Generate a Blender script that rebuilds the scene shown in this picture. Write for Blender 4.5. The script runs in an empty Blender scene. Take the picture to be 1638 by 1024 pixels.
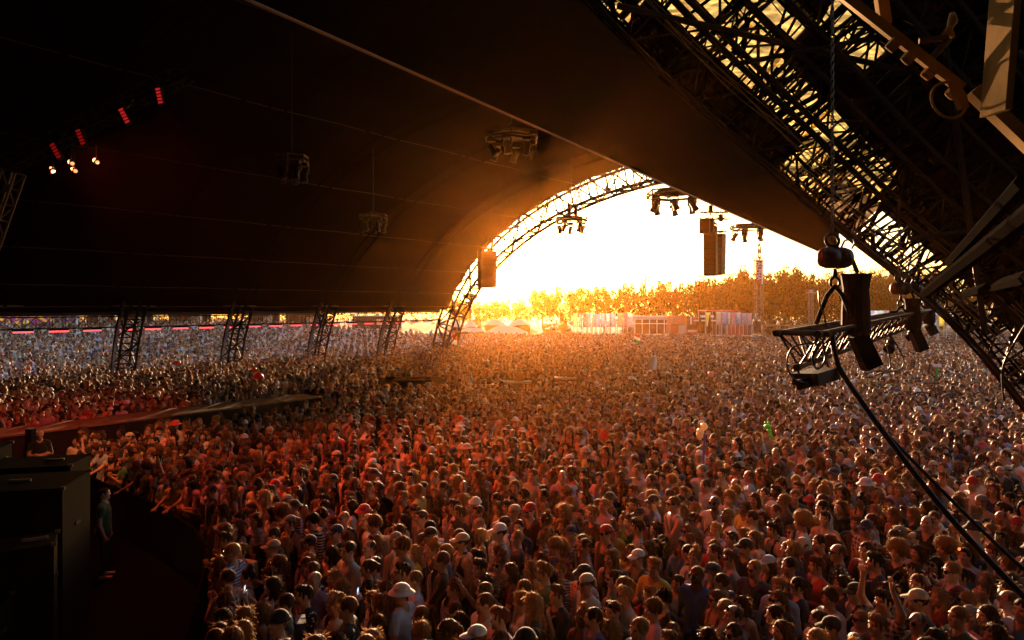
import bpy, math, random
import numpy as np
from mathutils import Vector, Matrix

SC = bpy.context.scene
COL = SC.collection
rng = random.Random(11)
R = math.radians

# ---------------------------------------------------------------- camera, sky, sun, exposure
EYE = 5.4            # metres above the field
FPX = 1087.0         # focal length in pixels of a 1638 px wide frame
cam = bpy.data.cameras.new('camera')
cam.sensor_width = 36.0
cam.lens = 36.0 * FPX / 1638.0
cam.shift_y = -22.0 / 1638.0
cam.clip_start = 0.05
cam.clip_end = 4000.0
cam_o = bpy.data.objects.new('camera', cam)
cam_o.location = (0, 0, EYE)
cam_o.rotation_euler = (R(90), 0, 0)
COL.objects.link(cam_o)
SC.camera = cam_o

SUN_EL = R(5.6)
SUN_ROT = R(0.0)
world = bpy.data.worlds.new('World')
SC.world = world
world.use_nodes = True
wn = world.node_tree
wn.nodes.clear()
sky = wn.nodes.new('ShaderNodeTexSky')
sky.sky_type = 'NISHITA'
sky.sun_disc = False
sky.sun_elevation = SUN_EL
sky.sun_rotation = SUN_ROT
sky.air_density = 1.0
sky.dust_density = 2.5
sky.ozone_density = 1.0
wb = wn.nodes.new('ShaderNodeBackground')
wb.inputs['Strength'].default_value = 0.125
wo = wn.nodes.new('ShaderNodeOutputWorld')
wn.links.new(sky.outputs[0], wb.inputs[0])
wn.links.new(wb.outputs[0], wo.inputs[0])

sl = bpy.data.lights.new('sun', 'SUN')
sl.energy = 5.0
sl.angle = R(0.5)
sl.color = (1.0, 0.62, 0.34)
sun_o = bpy.data.objects.new('sun', sl)
sun_o.rotation_euler = Vector((-math.sin(SUN_ROT) * math.cos(SUN_EL), -math.cos(SUN_ROT) * math.cos(SUN_EL), -math.sin(SUN_EL))).to_track_quat('-Z', 'Y').to_euler()
COL.objects.link(sun_o)

SC.view_settings.view_transform = 'Standard'
SC.view_settings.look = 'None'
SC.view_settings.gamma = 1.0
SC.view_settings.use_curve_mapping = False
SC.view_settings.exposure = 1.95
SC.render.engine = 'CYCLES'
SC.cycles.use_denoising = True
SC.cycles.max_bounces = 6
SC.cycles.diffuse_bounces = 3
SC.cycles.glossy_bounces = 2
SC.cycles.transmission_bounces = 3
SC.cycles.volume_bounces = 0
SC.cycles.transparent_max_bounces = 6
SC.cycles.sample_clamp_indirect = 6.0

HAZE = 0.0003
SPOTW = 800.0
WASHW = 540.0

# ---------------------------------------------------------------- helpers
def P(px, py, Y):
    """World point seen at photograph pixel (px, py) when it stands Y metres down the view."""
    return Vector(((px - 819.0) / FPX * Y, Y, EYE - (py - 490.0) / FPX * Y))

def mat(name, col=(0.5, 0.5, 0.5), rough=0.7, metal=0.0, noise=0.0, nscale=6.0, bump=0.0, emit=None, estr=0.0, spec=0.4, translucent=0.0, tcol=None, objcol=False):
    m = bpy.data.materials.new(name)
    m.use_nodes = True
    nt = m.node_tree
    b = nt.nodes['Principled BSDF']
    out = nt.nodes['Material Output']
    b.inputs['Base Color'].default_value = (*col, 1)
    b.inputs['Roughness'].default_value = rough
    b.inputs['Metallic'].default_value = metal
    b.inputs['Specular IOR Level'].default_value = spec
    src = None
    if objcol:
        oi = nt.nodes.new('ShaderNodeObjectInfo')
        src = oi.outputs['Color']
    if noise > 0 or bump > 0:
        tc = nt.nodes.new('ShaderNodeTexCoord')
        nz = nt.nodes.new('ShaderNodeTexNoise')
        nz.inputs['Scale'].default_value = nscale
        nz.inputs['Detail'].default_value = 5
        nt.links.new(tc.outputs['Object'], nz.inputs['Vector'])
        if noise > 0:
            mr = nt.nodes.new('ShaderNodeMapRange')
            mr.inputs[1].default_value = 0.3
            mr.inputs[2].default_value = 0.7
            mr.inputs[3].default_value = 1 - noise
            mr.inputs[4].default_value = 1 + noise
            nt.links.new(nz.outputs['Fac'], mr.inputs[0])
            mx = nt.nodes.new('ShaderNodeVectorMath')
            mx.operation = 'SCALE'
            if src is not None:
                nt.links.new(src, mx.inputs[0])
            else:
                mx.inputs[0].default_value = col
            nt.links.new(mr.outputs[0], mx.inputs['Scale'])
            src = mx.outputs[0]
        if bump > 0:
            bp = nt.nodes.new('ShaderNodeBump')
            bp.inputs['Strength'].default_value = bump
            bp.inputs['Distance'].default_value = 0.02
            nt.links.new(nz.outputs['Fac'], bp.inputs['Height'])
            nt.links.new(bp.outputs[0], b.inputs['Normal'])
    if src is not None:
        nt.links.new(src, b.inputs['Base Color'])
    if emit:
        b.inputs['Emission Color'].default_value = (*emit, 1)
        b.inputs['Emission Strength'].default_value = estr
    if translucent > 0:
        tr = nt.nodes.new('ShaderNodeBsdfTranslucent')
        if tcol:
            tr.inputs[0].default_value = (*tcol, 1)
        elif src is not None:
            nt.links.new(src, tr.inputs[0])
        else:
            tr.inputs[0].default_value = (*col, 1)
        ms = nt.nodes.new('ShaderNodeMixShader')
        ms.inputs[0].default_value = translucent
        nt.links.new(b.outputs[0], ms.inputs[1])
        nt.links.new(tr.outputs[0], ms.inputs[2])
        nt.links.new(ms.outputs[0], out.inputs[0])
    return m

class MB:
    def __init__(self):
        self.v, self.f = [], []
    def add(self, vs, fs):
        n = len(self.v)
        self.v.extend(Vector(p) for p in vs)
        self.f.extend(tuple(i + n for i in f) for f in fs)
        return self
    def box(self, c, s, rot=None, taper=1.0):
        c = Vector(c)
        hx, hy, hz = s[0] / 2, s[1] / 2, s[2] / 2
        vs = []
        for z in (-1, 1):
            k = taper if z > 0 else 1.0
            for x, y in ((-1, -1), (1, -1), (1, 1), (-1, 1)):
                p = Vector((x * hx * k, y * hy * k, z * hz))
                vs.append(c + (rot @ p if rot is not None else p))
        return self.add(vs, [(3, 2, 1, 0), (4, 5, 6, 7), (0, 1, 5, 4), (1, 2, 6, 5), (2, 3, 7, 6), (3, 0, 4, 7)])
    def tube(self, a, b, r0, r1=None, n=6, caps=True):
        return self.path([a, b], [r0, r0 if r1 is None else r1], n, caps)
    def path(self, pts, r, n=6, caps=True, closed=False):
        pts = [Vector(p) for p in pts]
        if not isinstance(r, (list, tuple)):
            r = [r] * len(pts)
        vs, fs = [], []
        L = len(pts)
        pu = None
        for i, p in enumerate(pts):
            if closed:
                t = pts[(i + 1) % L] - pts[i - 1]
            else:
                t = pts[min(i + 1, L - 1)] - pts[max(i - 1, 0)]
            t.normalize()
            if pu is None:
                ref = Vector((0, 0, 1)) if abs(t.z) < 0.9 else Vector((1, 0, 0))
                u = t.cross(ref).normalized()
            else:
                u = (pu - t * pu.dot(t))
                u = u.normalized() if u.length > 1e-6 else t.cross(Vector((0.3, 0.5, 1))).normalized()
            pu = u
            w = t.cross(u)
            for k in range(n):
                a = 2 * math.pi * k / n
                vs.append(p + (u * math.cos(a) + w * math.sin(a)) * r[i])
        for i in range(L if closed else L - 1):
            j = (i + 1) % L
            for k in range(n):
                k2 = (k + 1) % n
                fs.append((i * n + k, i * n + k2, j * n + k2, j * n + k))
        if caps and not closed:
            fs.append(tuple(range(n - 1, -1, -1)))
            fs.append(tuple((L - 1) * n + k for k in range(n)))
        return self.add(vs, fs)
    def lathe(self, c, prof, n=12, axis=None):
        """prof: list of (radius, height) turned about axis through c."""
        c = Vector(c)
        q = Vector((0, 0, 1)).rotation_difference(Vector(axis)).to_matrix() if axis is not None else Matrix.Identity(3)
        vs, fs = [], []
        for r, h in prof:
            for k in range(n):
                a = 2 * math.pi * k / n
                vs.append(c + q @ Vector((r * math.cos(a), r * math.sin(a), h)))
        for i in range(len(prof) - 1):
            for k in range(n):
                k2 = (k + 1) % n
                fs.append((i * n + k, i * n + k2, (i + 1) * n + k2, (i + 1) * n + k))
        fs.append(tuple(range(n - 1, -1, -1)))
        fs.append(tuple((len(prof) - 1) * n + k for k in range(n)))
        return self.add(vs, fs)
    def grid(self, fn, nu, nv):
        vs = [fn(i / nu, j / nv) for i in range(nu + 1) for j in range(nv + 1)]
        fs = [(i * (nv + 1) + j, (i + 1) * (nv + 1) + j, (i + 1) * (nv + 1) + j + 1, i * (nv + 1) + j + 1) for i in range(nu) for j in range(nv)]
        return self.add(vs, fs)
    def mesh(self, name, m, smooth=False, off=None):
        me = bpy.data.meshes.new(name)
        vs = [p - off for p in self.v] if off is not None else self.v
        me.from_pydata([tuple(p) for p in vs], [], self.f)
        if m is not None:
            me.materials.append(m)
        if smooth:
            me.polygons.foreach_set('use_smooth', [True] * len(me.polygons))
        me.update()
        return me

WLOC = {}
def world_loc(o):
    return WLOC.get(o.name, Vector((0, 0, 0))) if o is not None else Vector((0, 0, 0))

def thing(name, label, cat, loc=(0, 0, 0), group=None):
    o = bpy.data.objects.new(name, None)
    o.empty_display_size = 0.3
    COL.objects.link(o)
    o.location = loc
    WLOC[o.name] = Vector(loc)
    o['label'] = label
    o['category'] = cat
    if group:
        o['group'] = group
    return o

def tag(o, label, cat, group=None):
    o['label'] = label
    o['category'] = cat
    if group:
        o['group'] = group
    return o

def link(name, me, parent=None, loc=None, color=None):
    o = bpy.data.objects.new(name, me)
    COL.objects.link(o)
    if parent is not None:
        o.parent = parent
    if loc is not None:
        o.location = loc
    if color is not None:
        o.color = (*color, 1)
    return o

def part(name, mb, m, parent=None, smooth=False, solid=0.0):
    """mb is in world space; the part is stored relative to its parent's base."""
    wl = world_loc(parent)
    o = link(name, mb.mesh(name, m, smooth, wl), parent)
    WLOC[o.name] = wl
    if solid:
        md = o.modifiers.new('solid', 'SOLIDIFY')
        md.thickness = solid
        md.offset = 0
    return o

def single(name, mb, m, label, cat, base, group=None, smooth=False):
    """A thing that is one mesh, with its origin at base."""
    base = Vector(base)
    o = link(name, mb.mesh(name, m, smooth, base), None, base)
    WLOC[o.name] = base
    return tag(o, label, cat, group)

_unit = {}
def bar(name, a, b, r, m, parent, n=6):
    """A straight bar that shares one unit mesh with all bars of its material."""
    key = (m.name, n)
    if key not in _unit:
        mb = MB()
        mb.tube((0, 0, 0), (0, 0, 1), 1.0, None, n)
        _unit[key] = mb.mesh('bar', m)
    a, b = Vector(a), Vector(b)
    d = b - a
    o = bpy.data.objects.new(name, _unit[key])
    COL.objects.link(o)
    o.parent = parent
    q = Vector((0, 0, 1)).rotation_difference(d.normalized())
    o.location = a - world_loc(parent)
    o.rotation_mode = 'QUATERNION'
    o.rotation_quaternion = q
    o.scale = (r, r, d.length)
    return o

def resample(pts, step):
    pts = [Vector(p) for p in pts]
    cum = [0.0]
    for i in range(1, len(pts)):
        cum.append(cum[-1] + (pts[i] - pts[i - 1]).length)
    n = max(2, int(round(cum[-1] / step)))
    out, j = [], 0
    for k in range(n + 1):
        d = cum[-1] * k / n
        while j < len(pts) - 2 and cum[j + 1] < d:
            j += 1
        t = (d - cum[j]) / max(1e-9, cum[j + 1] - cum[j])
        out.append(pts[j].lerp(pts[j + 1], t))
    return out

def truss(parent, pts, up, w, h, rc, rb, step, m, name='truss', tri=False, individual=False, chords_apart=False, mb_m=None, verts=True):
    """Lattice girder along pts: chords as the part, braces as its sub-parts (or one joined brace part)."""
    st = resample(pts, step)
    L = len(st)
    lines = None
    offs = [(-w / 2, h / 2), (w / 2, h / 2), (w / 2, -h / 2), (-w / 2, -h / 2)] if not tri else [(-w / 2, h / 2), (w / 2, h / 2), (0, -h / 2)]
    lines = [[] for _ in offs]
    for i, p in enumerate(st):
        t = (st[min(i + 1, L - 1)] - st[max(i - 1, 0)]).normalized()
        U = Vector(up(i / (L - 1)) if callable(up) else up)
        U = (U - t * U.dot(t)).normalized()
        S = t.cross(U)
        for k, (a, b) in enumerate(offs):
            lines[k].append(p + S * a + U * b)
    ch = MB()
    for ln in lines:
        ch.path(ln, rc, 6)
    root = part(name, ch, m, parent)
    br = MB()
    K = len(offs)
    segs = []
    for i in range(L - 1):
        for k in range(K):
            k2 = (k + 1) % K
            if (i + k) % 2:
                segs.append((lines[k][i], lines[k2][i + 1]))
            else:
                segs.append((lines[k2][i], lines[k][i + 1]))
            if verts:
                segs.append((lines[k][i], lines[k2][i]))
    if individual:
        for a, b in segs:
            bar('brace', a, b, rb, mb_m or m, root)
    else:
        for a, b in segs:
            br.tube(a, b, rb, None, 4, caps=False)
        bo = part('brace_lattice', br, mb_m or m, root)
        bo['kind'] = 'stuff'
    return root, lines, st

def ordinal(n):
    return ['first', 'second', 'third', 'fourth', 'fifth', 'sixth', 'seventh', 'eighth', 'ninth', 'tenth', 'eleventh', 'twelfth',
            'thirteenth', 'fourteenth', 'fifteenth', 'sixteenth', 'seventeenth', 'eighteenth', 'nineteenth', 'twentieth',
            'twenty-first', 'twenty-second', 'twenty-third', 'twenty-fourth', 'twenty-fifth', 'twenty-sixth', 'twenty-seventh', 'twenty-eighth', 'twenty-ninth', 'thirtieth'][n]
# ---------------------------------------------------------------- tent frame: s runs along the tent (0 = far arch), u across it
TO = Vector((12.8, 45.5, 0))
TA = Vector((0.6223, 0.7828, 0))
TB = Vector((0.7828, -0.6223, 0))
TW, TH = 25.0, 16.0
def tp(s, u, z):
    return TO + TA * s + TB * u + Vector((0, 0, z))
def su(x, y):
    d = Vector((x, y, 0)) - TO
    return d.dot(TA), d.dot(TB)
def vault_z(u):
    return TH * math.sqrt(max(0.0, 1 - (u / TW) ** 2))
def vault(s, ang, inset=0.0):
    return tp(s, -(TW - inset) * math.cos(ang), (TH - inset) * math.sin(ang))

def smooth01(t):
    t = min(1.0, max(0.0, t))
    return t * t * (3 - 2 * t)
def ground_z(x, y):
    s, u = su(x, y)
    d = -u - 25.5
    z = 2.1 * smooth01(d / 30.0) if d > 0 else 0.0
    z *= 1 - smooth01((s - 14) / 30.0)
    return z

M_ground = mat('trodden_grass', (0.03, 0.027, 0.017), 0.95, noise=0.5, nscale=0.6)
M_canopy = mat('black_tent_fabric', (0.007, 0.004, 0.003), 0.8, noise=0.35, nscale=0.5, bump=0.3, spec=0.05)
M_drop = mat('black_drape_fabric', (0.005, 0.003, 0.002), 0.9, noise=0.2, nscale=0.8, spec=0.0)
M_steel = mat('dark_steel', (0.016, 0.012, 0.010), 0.5, metal=0.2, noise=0.25, nscale=9)
M_dull = mat('matt_black_steel', (0.009, 0.008, 0.007), 0.9, spec=0.0)
M_alu = mat('bare_aluminium', (0.45, 0.42, 0.38), 0.34, metal=0.9, noise=0.15, nscale=14)
M_alud = mat('dull_aluminium', (0.16, 0.14, 0.125), 0.42, metal=0.7, noise=0.2, nscale=14)
M_black = mat('black_paint', (0.012, 0.011, 0.011), 0.5, noise=0.2, nscale=12)
M_legs = mat('leg_steel', (0.02, 0.016, 0.017), 0.7, spec=0.15)
M_plate = mat('pale_leg_plate', (0.20, 0.17, 0.18), 0.5, metal=0.3, noise=0.15, nscale=3)
M_rail = mat('pale_rail', (0.30, 0.24, 0.19), 0.5, metal=0.3)
M_purlin = mat('purlin_tube', (0.12, 0.09, 0.07), 0.5, metal=0.3)
M_hem = mat('sunlit_hem_colour', (0.5, 0.30, 0.13), 0.6)  # the drape's sunlit edge is put into the hem colour

# ground
def gfn(i, j):
    x = -420 + 840 * i
    y = -120 + 520 * j
    return Vector((x, y, 0))
mb = MB()
xs = [-450, -300, -200, -140, -110] + [-95 + 3 * k for k in range(45)] + [50, 70, 100, 150, 220, 300, 450]
ys = [-120, -60, -20, 0] + [6 + 4 * k for k in range(34)] + [160, 200, 240, 292]
vs = [Vector((x, y, ground_z(x, y))) for x in xs for y in ys]
ny = len(ys)
mb.add(vs, [(i * ny + j, (i + 1) * ny + j, (i + 1) * ny + j + 1, i * ny + j + 1) for i in range(len(xs) - 1) for j in range(ny - 1)])
ground = part('ground', mb, M_ground, None, True)
ground['kind'] = 'structure'

# haze: orange volume added to give a glare glow round the sun
M_haze = bpy.data.materials.new('glare_haze')
M_haze.use_nodes = True
hn = M_haze.node_tree
hn.nodes.clear()
pv = hn.nodes.new('ShaderNodeVolumePrincipled')
pv.inputs['Color'].default_value = (1.0, 0.36, 0.05, 1)
pv.inputs['Density'].default_value = HAZE
pv.inputs['Anisotropy'].default_value = 0.85
ho = hn.nodes.new('ShaderNodeOutputMaterial')
hn.links.new(pv.outputs[0], ho.inputs['Volume'])
mb = MB()
mb.box((0, 88, 11.5), (920, 424, 25))
haze = part('haze', mb, M_haze)
haze['kind'] = 'stuff'

# ---------------------------------------------------------------- main tent
tent = thing('festival_tent', 'huge black vaulted festival tent over the crowd, open at its arched end', 'tent', tp(0, -25, 0))
A0 = math.asin(5.15 / TH)
A1 = math.pi - math.acos(13.2 / TW)
SP = 6.6
def dropx(Y):
    return -6.3 + 0.633 * Y
CLINE = [(700, -240), (900, -45), (940, 0), (1050, 112), (1160, 207), (1270, 302), (1345, 367), (1420, 425)]
def cline(px):
    for (a, b), (c, d) in zip(CLINE, CLINE[1:]):
        if a <= px <= c:
            return b + (d - b) * (px - a) / (c - a)
    return -240 if px < 700 else 425
def drop_top(Y):
    Y = max(5.2, min(41.4, Y))
    return max(8.5, EYE - (cline(819 + FPX * dropx(Y) / Y) - 490) / FPX * Y + 0.08)
AR = math.pi - math.acos(3.0 / TW)
def can(i, j):
    s = -62 + 62 * i
    k = abs(((s / SP) % 1) - 0.5) * 2
    if j < 0.75:
        a = A0 + (AR - A0) * j / 0.75
        return vault(s, a, 0.28 * (1 - k * k) + 0.05 * math.sin(a * 40))
    # past the ridge the cloth comes down to the head of the long drape
    t = (j - 0.75) / 0.25
    Y = (s + 47.5) / 1.1767
    ue = 13.36 - 0.1268 * Y
    z0 = vault_z(3.0) - 0.28 * (1 - k * k)
    return tp(s, 3.0 + (ue - 3.0) * t, z0 + (drop_top(Y) + 0.06 - z0) * t)
mb = MB().grid(can, 76, 48)
part('canopy', mb, M_canopy, tent, True, 0.03)
# longitudinal rails under the canopy
for ang in (0.352, 0.43, 0.56, 0.72, 0.92, 1.18, 1.46):
    mb = MB()
    for k in range(9):
        s0 = -62 + k * 6.9
        n = 4
        mb.path([vault(s0 + q * 6.6 / n, ang, 0.42 + 0.04 * math.sin(q * 1.6)) for q in range(n + 1)], 0.025, 5)
    part('purlin', mb, M_purlin, tent)
# cross arches under the canopy
for s in (-6.6, -13.2, -19.8, -26.4, -33.0, -39.6):
    pts = [vault(s, R(1.5) + (A1 - R(1.5)) * k / 30.0, 0.95) for k in range(31)]
    if s < -30:
        pts = []
    pts = [p_ - TA * 0.35 for p_ in pts]
    if not pts:
        mb = MB()
        for off in (0.45, 1.15):
            mb.path([vault(s, A0 + 0.1 + (AR - A0 - 0.1) * k / 24.0, off) for k in range(25)], 0.05, 5)
        part('arch_rib', mb, M_dull, tent)
        continue
    lg, lns, lst = truss(tent, pts[:6], lambda t: TB, 0.95, 0.85, 0.075, 0.04, 0.8, M_legs, 'leg_truss')
    pl = MB()
    n0 = len(lns[0])
    for a_, b_ in ((lns[3], [p_.lerp(q_, 0.42) for p_, q_ in zip(lns[3], lns[0])]),):
        pl.add([q for i_ in range(n0) for q in (a_[i_], b_[i_])], [(2 * i_, 2 * i_ + 1, 2 * i_ + 3, 2 * i_ + 2) for i_ in range(n0 - 1)])
    part('leg_plate', pl, M_plate, tent, False, 0.03)
    mb = MB()
    for off in (0.45, 1.15):
        mb.path([vault(s, A0 + 0.1 + (AR - A0 - 0.1) * k / 24.0, off) for k in range(25)], 0.05, 5)
    part('arch_rib', mb, M_dull, tent)
# far end arch
pts = [vault(0.0, R(1.5) + (R(178.5) - R(1.5)) * k / 48.0, 0.85) for k in range(49)]
truss(tent, pts, lambda t: Vector((0, 0, 1)) if 0.2 < t < 0.8 else TB * (-1 if t < 0.5 else 1) + Vector((0, 0, 0.4)), 1.2, 1.7, 0.12, 0.065, 1.6, M_steel, 'end_arch')
# eave: beam, rail and horizontal truss
mb = MB()
def along(s0, s1, u, z, w, h):
    c = (tp(s0, u, z) + tp(s1, u, z)) / 2
    rot = Matrix((TA, TB, Vector((0, 0, 1)))).transposed()
    return c, (abs(s1 - s0), w, h), rot
c, sz, ro = along(-62, -1, -23.75, 5.02, 0.35, 0.3)
part('eave_beam', MB().box(c, sz, ro), M_black, tent)
mb = MB()
for k in range(14):
    mb.tube(tp(-50 + k * 3.5, -23.3, 5.42), tp(-50 + k * 3.5 + 3.3, -23.3, 5.42), 0.035, None, 5)
part('eave_rail', mb, M_rail, tent)
truss(tent, [tp(-44, -24.1, 4.5), tp(-0.5, -24.1, 4.5)], (0, 0, 1), 0.5, 0.62, 0.04, 0.02, 0.62, M_steel, 'eave_truss')
# unseen back wall added behind the camera to keep sky light out
part('back_wall', MB().grid(lambda i, j: tp(-61.5, -24 + 40 * i, vault_z(-24 + 40 * i) * j), 12, 4), M_canopy, tent, False, 0.03)

# unseen black sheets added round the camera to block sky fill
M_sheet = mat('light_block_black', (0.01, 0.007, 0.006), 0.9, noise=0.2, nscale=0.7)
house = thing('unseen_light_block', 'unseen black sheets added to block sky light behind the camera', 'stage', (0, -9, 0))
part('back_light_block', MB().grid(lambda i, j: Vector((-46 + 70 * i, -9 + 0.25 * math.sin(i * 90), 15 * j)), 90, 2), M_sheet, house, True, 0.03)
part('side_light_block', MB().grid(lambda i, j: Vector((23 + 0.25 * math.sin(i * 40), -9 + 13 * i, 14.5 * j)), 40, 2), M_sheet, house, True, 0.03)
part('top_light_block', MB().box((4, -1.5, 14.6), (38, 15, 0.2)), M_sheet, house)

# glowing light bars under the eave truss
M_redlight = mat('red_light_tube', (0.5, 0.05, 0.06), 0.4, emit=(1.0, 0.07, 0.08), estr=0.75)
M_barhouse = mat('light_bar_housing', (0.03, 0.012, 0.012), 0.5)
GLB = 'red light bars under the eave truss'
for k in range(20):
    s = -1.2 - k * 1.66
    a, b = tp(s, -24.3, 4.02), tp(s - 0.92, -24.3, 4.02)
    t = thing('light_bar', 'glowing red light bar under the eave truss, %s counted from the arched tent end' % ordinal(k), 'light bar', a, GLB)
    c, sz, ro = along(s, s - 0.96, -24.3, 4.12, 0.12, 0.1)
    part('housing', MB().box(c, sz, ro), M_barhouse, t)
    part('tube', MB().tube(a, b, 0.04, None, 8), M_redlight, t)

# ---------------------------------------------------------------- black drop curtain inside the tent
Y0, Y1 = 5.2, 41.4
def dfn(i, j):
    Y = Y0 + (Y1 - Y0) * (i ** 1.3)
    x = dropx(Y)
    s, u = su(x, Y)
    top = drop_top(Y)
    lo = 8.2
    if i > 0.985:
        lo = 8.2 + 0.25 * ((i - 0.985) / 0.015) ** 2
    z = lo + (top - lo) * j
    wv = (0.06 * math.sin(Y * 0.7) + 0.025 * math.sin(Y * 2.3 + j * 2)) * j
    return Vector((x - 0.845 * wv, Y + 0.535 * wv, z))
curtain = thing('drop_curtain', 'long black drape hanging from the tent roof, its sunlit-painted hem rising towards the stage', 'curtain', (dropx(20), 20, 8.2))
part('drape', MB().grid(dfn, 120, 6), M_drop, curtain, True, 0.03)
hem = [dfn(k / 100 * 0.985, 0) + Vector((0, 0, -0.02)) for k in range(101)]
part('hem', MB().path(hem, 0.018, 6), M_hem, curtain)

# ---------------------------------------------------------------- wing roof over the stage side
CP = [(900, -45, 10.8), (940, 0, 11.0), (1050, 112, 11.5), (1160, 207, 12.2), (1270, 302, 13.0), (1345, 367, 13.6), (1420, 425, 14.1),
      (1500, 494, 14.4), (1560, 556, 14.5), (1640, 655, 14.4), (1700, 738, 14.2), (1780, 860, 14.0), (1840, 950, 13.9)]
CW = [P(*c) for c in CP]
WV = Vector((3.2, -2.2, 3.4))
WN = None
def cpt(t):
    d = t * (len(CW) - 1)
    i = min(len(CW) - 2, max(0, int(d)))
    return CW[i].lerp(CW[i + 1], d - i)
def wing(t, q, n=0.0):
    """Point of the wing roof: t along its front arch, q back towards the stage, n above the fabric."""
    p = cpt(t) + WV * q + Vector((0, 0, 0.9 * q * (1 - q)))
    tt = (cpt(min(1, t + 0.05)) - cpt(max(0, t - 0.05))).normalized()
    nn = tt.cross(WV.normalized())
    if nn.z < 0:
        nn = -nn
    return p + nn * n
roof = thing('stage_wing_roof', 'arched steel lattice roof beside the stage with cloth panels tinted sunlit yellow', 'stage roof', CW[-2])
def wnorm(t, q=0.0):
    return (wing(t, q, 1) - wing(t, q, 0))
T0, T1 = 0.0, 1.0
# front arch girder (two nested lattices) with its braces one by one
arch = [wing(k / 40, 0.085, -0.35) for k in range(41)]
truss(roof, arch, lambda t: wnorm(t), 0.85, 0.7, 0.05, 0.02, 0.72, M_steel, 'arch_girder', individual=True)
arch2 = [wing(k / 40, 0.012, -0.12) for k in range(41)]
truss(roof, arch2, lambda t: wnorm(t), 0.22, 0.24, 0.022, 0.010, 0.27, M_steel, 'edge_girder')
# ladder-like pale cable trays in front of the arch
for t0, t1, q in ((0.05, 0.36, 0.10), (0.30, 0.58, 0.06), (0.50, 0.86, 0.07), (0.62, 0.95, 0.17)):
    mb = MB()
    for dq in (0, 0.008, 0.016, 0.024):
        mb.path([wing(t0 + (t1 - t0) * k / 16, q + dq + 0.004 * math.sin(k * 1.3 + dq * 300), -0.80 + 0.02 * math.sin(k)) for k in range(17)], 0.010, 4)
    part('cable_run', mb, M_rail, roof)
# cross girders and ribs
for q, n, w in ((0.24, -0.45, 0.55), (0.42, -0.5, 0.6), (0.62, -0.55, 0.6), (0.86, -0.5, 0.6), (1.15, -0.5, 0.6)):
    truss(roof, [wing(k / 30, q, n) for k in range(31)], lambda t: wnorm(t), w, 0.5, 0.045, 0.022, 0.62, M_steel, 'roof_girder')
for k in range(13):
    t = 0.03 + k * 0.075
    truss(roof, [wing(t + 0.02 * j, 0.02 + 0.98 * j / 8, -0.25) for j in range(9)] if False else [wing(min(1, t + 0.035 * j / 8), 0.03 + 1.0 * j / 8, -0.28) for j in range(9)],
          lambda t_: wnorm(0.5), 0.3, 0.36, 0.034, 0.016, 0.42, M_steel, 'rib_girder')
# dense secondary lattice of thin bars under the cloth
lat = MB()
rl = random.Random(21)
for k in range(900):
    t0 = rl.uniform(0.0, 0.92)
    q0 = rl.uniform(0.0, 1.0) ** 1.4
    ln = rl.uniform(0.5, 1.5)
    if rl.random() < 0.7:
        t1, q1 = t0 + rl.uniform(-0.01, 0.03) * ln, q0 + rl.choice((-1, 1)) * rl.uniform(0.10, 0.26) * ln
    else:
        t1, q1 = t0 + 0.10 * ln, q0 + rl.uniform(-0.04, 0.04)
    n0 = rl.uniform(-0.65, -0.05)
    lat.tube(wing(t0, q0, n0), wing(min(1, t1), max(0.0, q1), n0 + rl.uniform(-0.12, 0.12)), rl.choice((0.014, 0.02, 0.028, 0.045)), None, 4, caps=False)
lo_ = part('bar_lattice', lat, M_dull, roof)
lo_['kind'] = 'stuff'
# diagonal struts
for (t0, q0, t1, q1, n0, n1, r) in ((0.10, 0.05, 0.40, 0.62, -0.9, -0.6, 0.05), (0.30, 0.62, 0.62, 0.06, -0.7, -0.9, 0.06), (0.45, 0.12, 0.66, 0.8, -0.9, -0.5, 0.05),
                                   (0.55, 0.75, 0.80, 0.12, -0.6, -0.8, 0.07), (0.66, 0.10, 0.78, 0.7, -0.9, -0.6, 0.06), (0.5, 0.9, 0.86, 0.3, -0.6, -0.7, 0.07),
                                   (0.2, 0.15, 0.36, 0.9, -0.8, -0.6, 0.04), (0.08, 0.2, 0.2, 1.1, -0.6, -0.6, 0.05), (0.3, 0.3, 0.5, 1.3, -0.6, -0.6, 0.06), (0.72, 0.16, 0.95, 0.45, -0.9, -0.7, 0.06)):
    bar('strut', wing(t0, q0, n0), wing(t1, q1, n1), r, M_steel, roof)
M_cloth_lit = mat('sun_tinted_roof_cloth', (0.75, 0.62, 0.40), 0.8, noise=0.15, nscale=2.5, translucent=0.88, tcol=(0.95, 0.74, 0.40))  # yellow of the low sun put into the cloth colour
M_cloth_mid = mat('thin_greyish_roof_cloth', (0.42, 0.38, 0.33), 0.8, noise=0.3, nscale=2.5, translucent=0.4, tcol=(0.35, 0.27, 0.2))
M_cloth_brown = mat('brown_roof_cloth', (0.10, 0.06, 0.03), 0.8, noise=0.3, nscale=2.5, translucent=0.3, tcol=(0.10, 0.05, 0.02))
M_cloth_dark = mat('dark_roof_cloth', (0.03, 0.022, 0.018), 0.8, noise=0.3, nscale=2.5)
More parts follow.
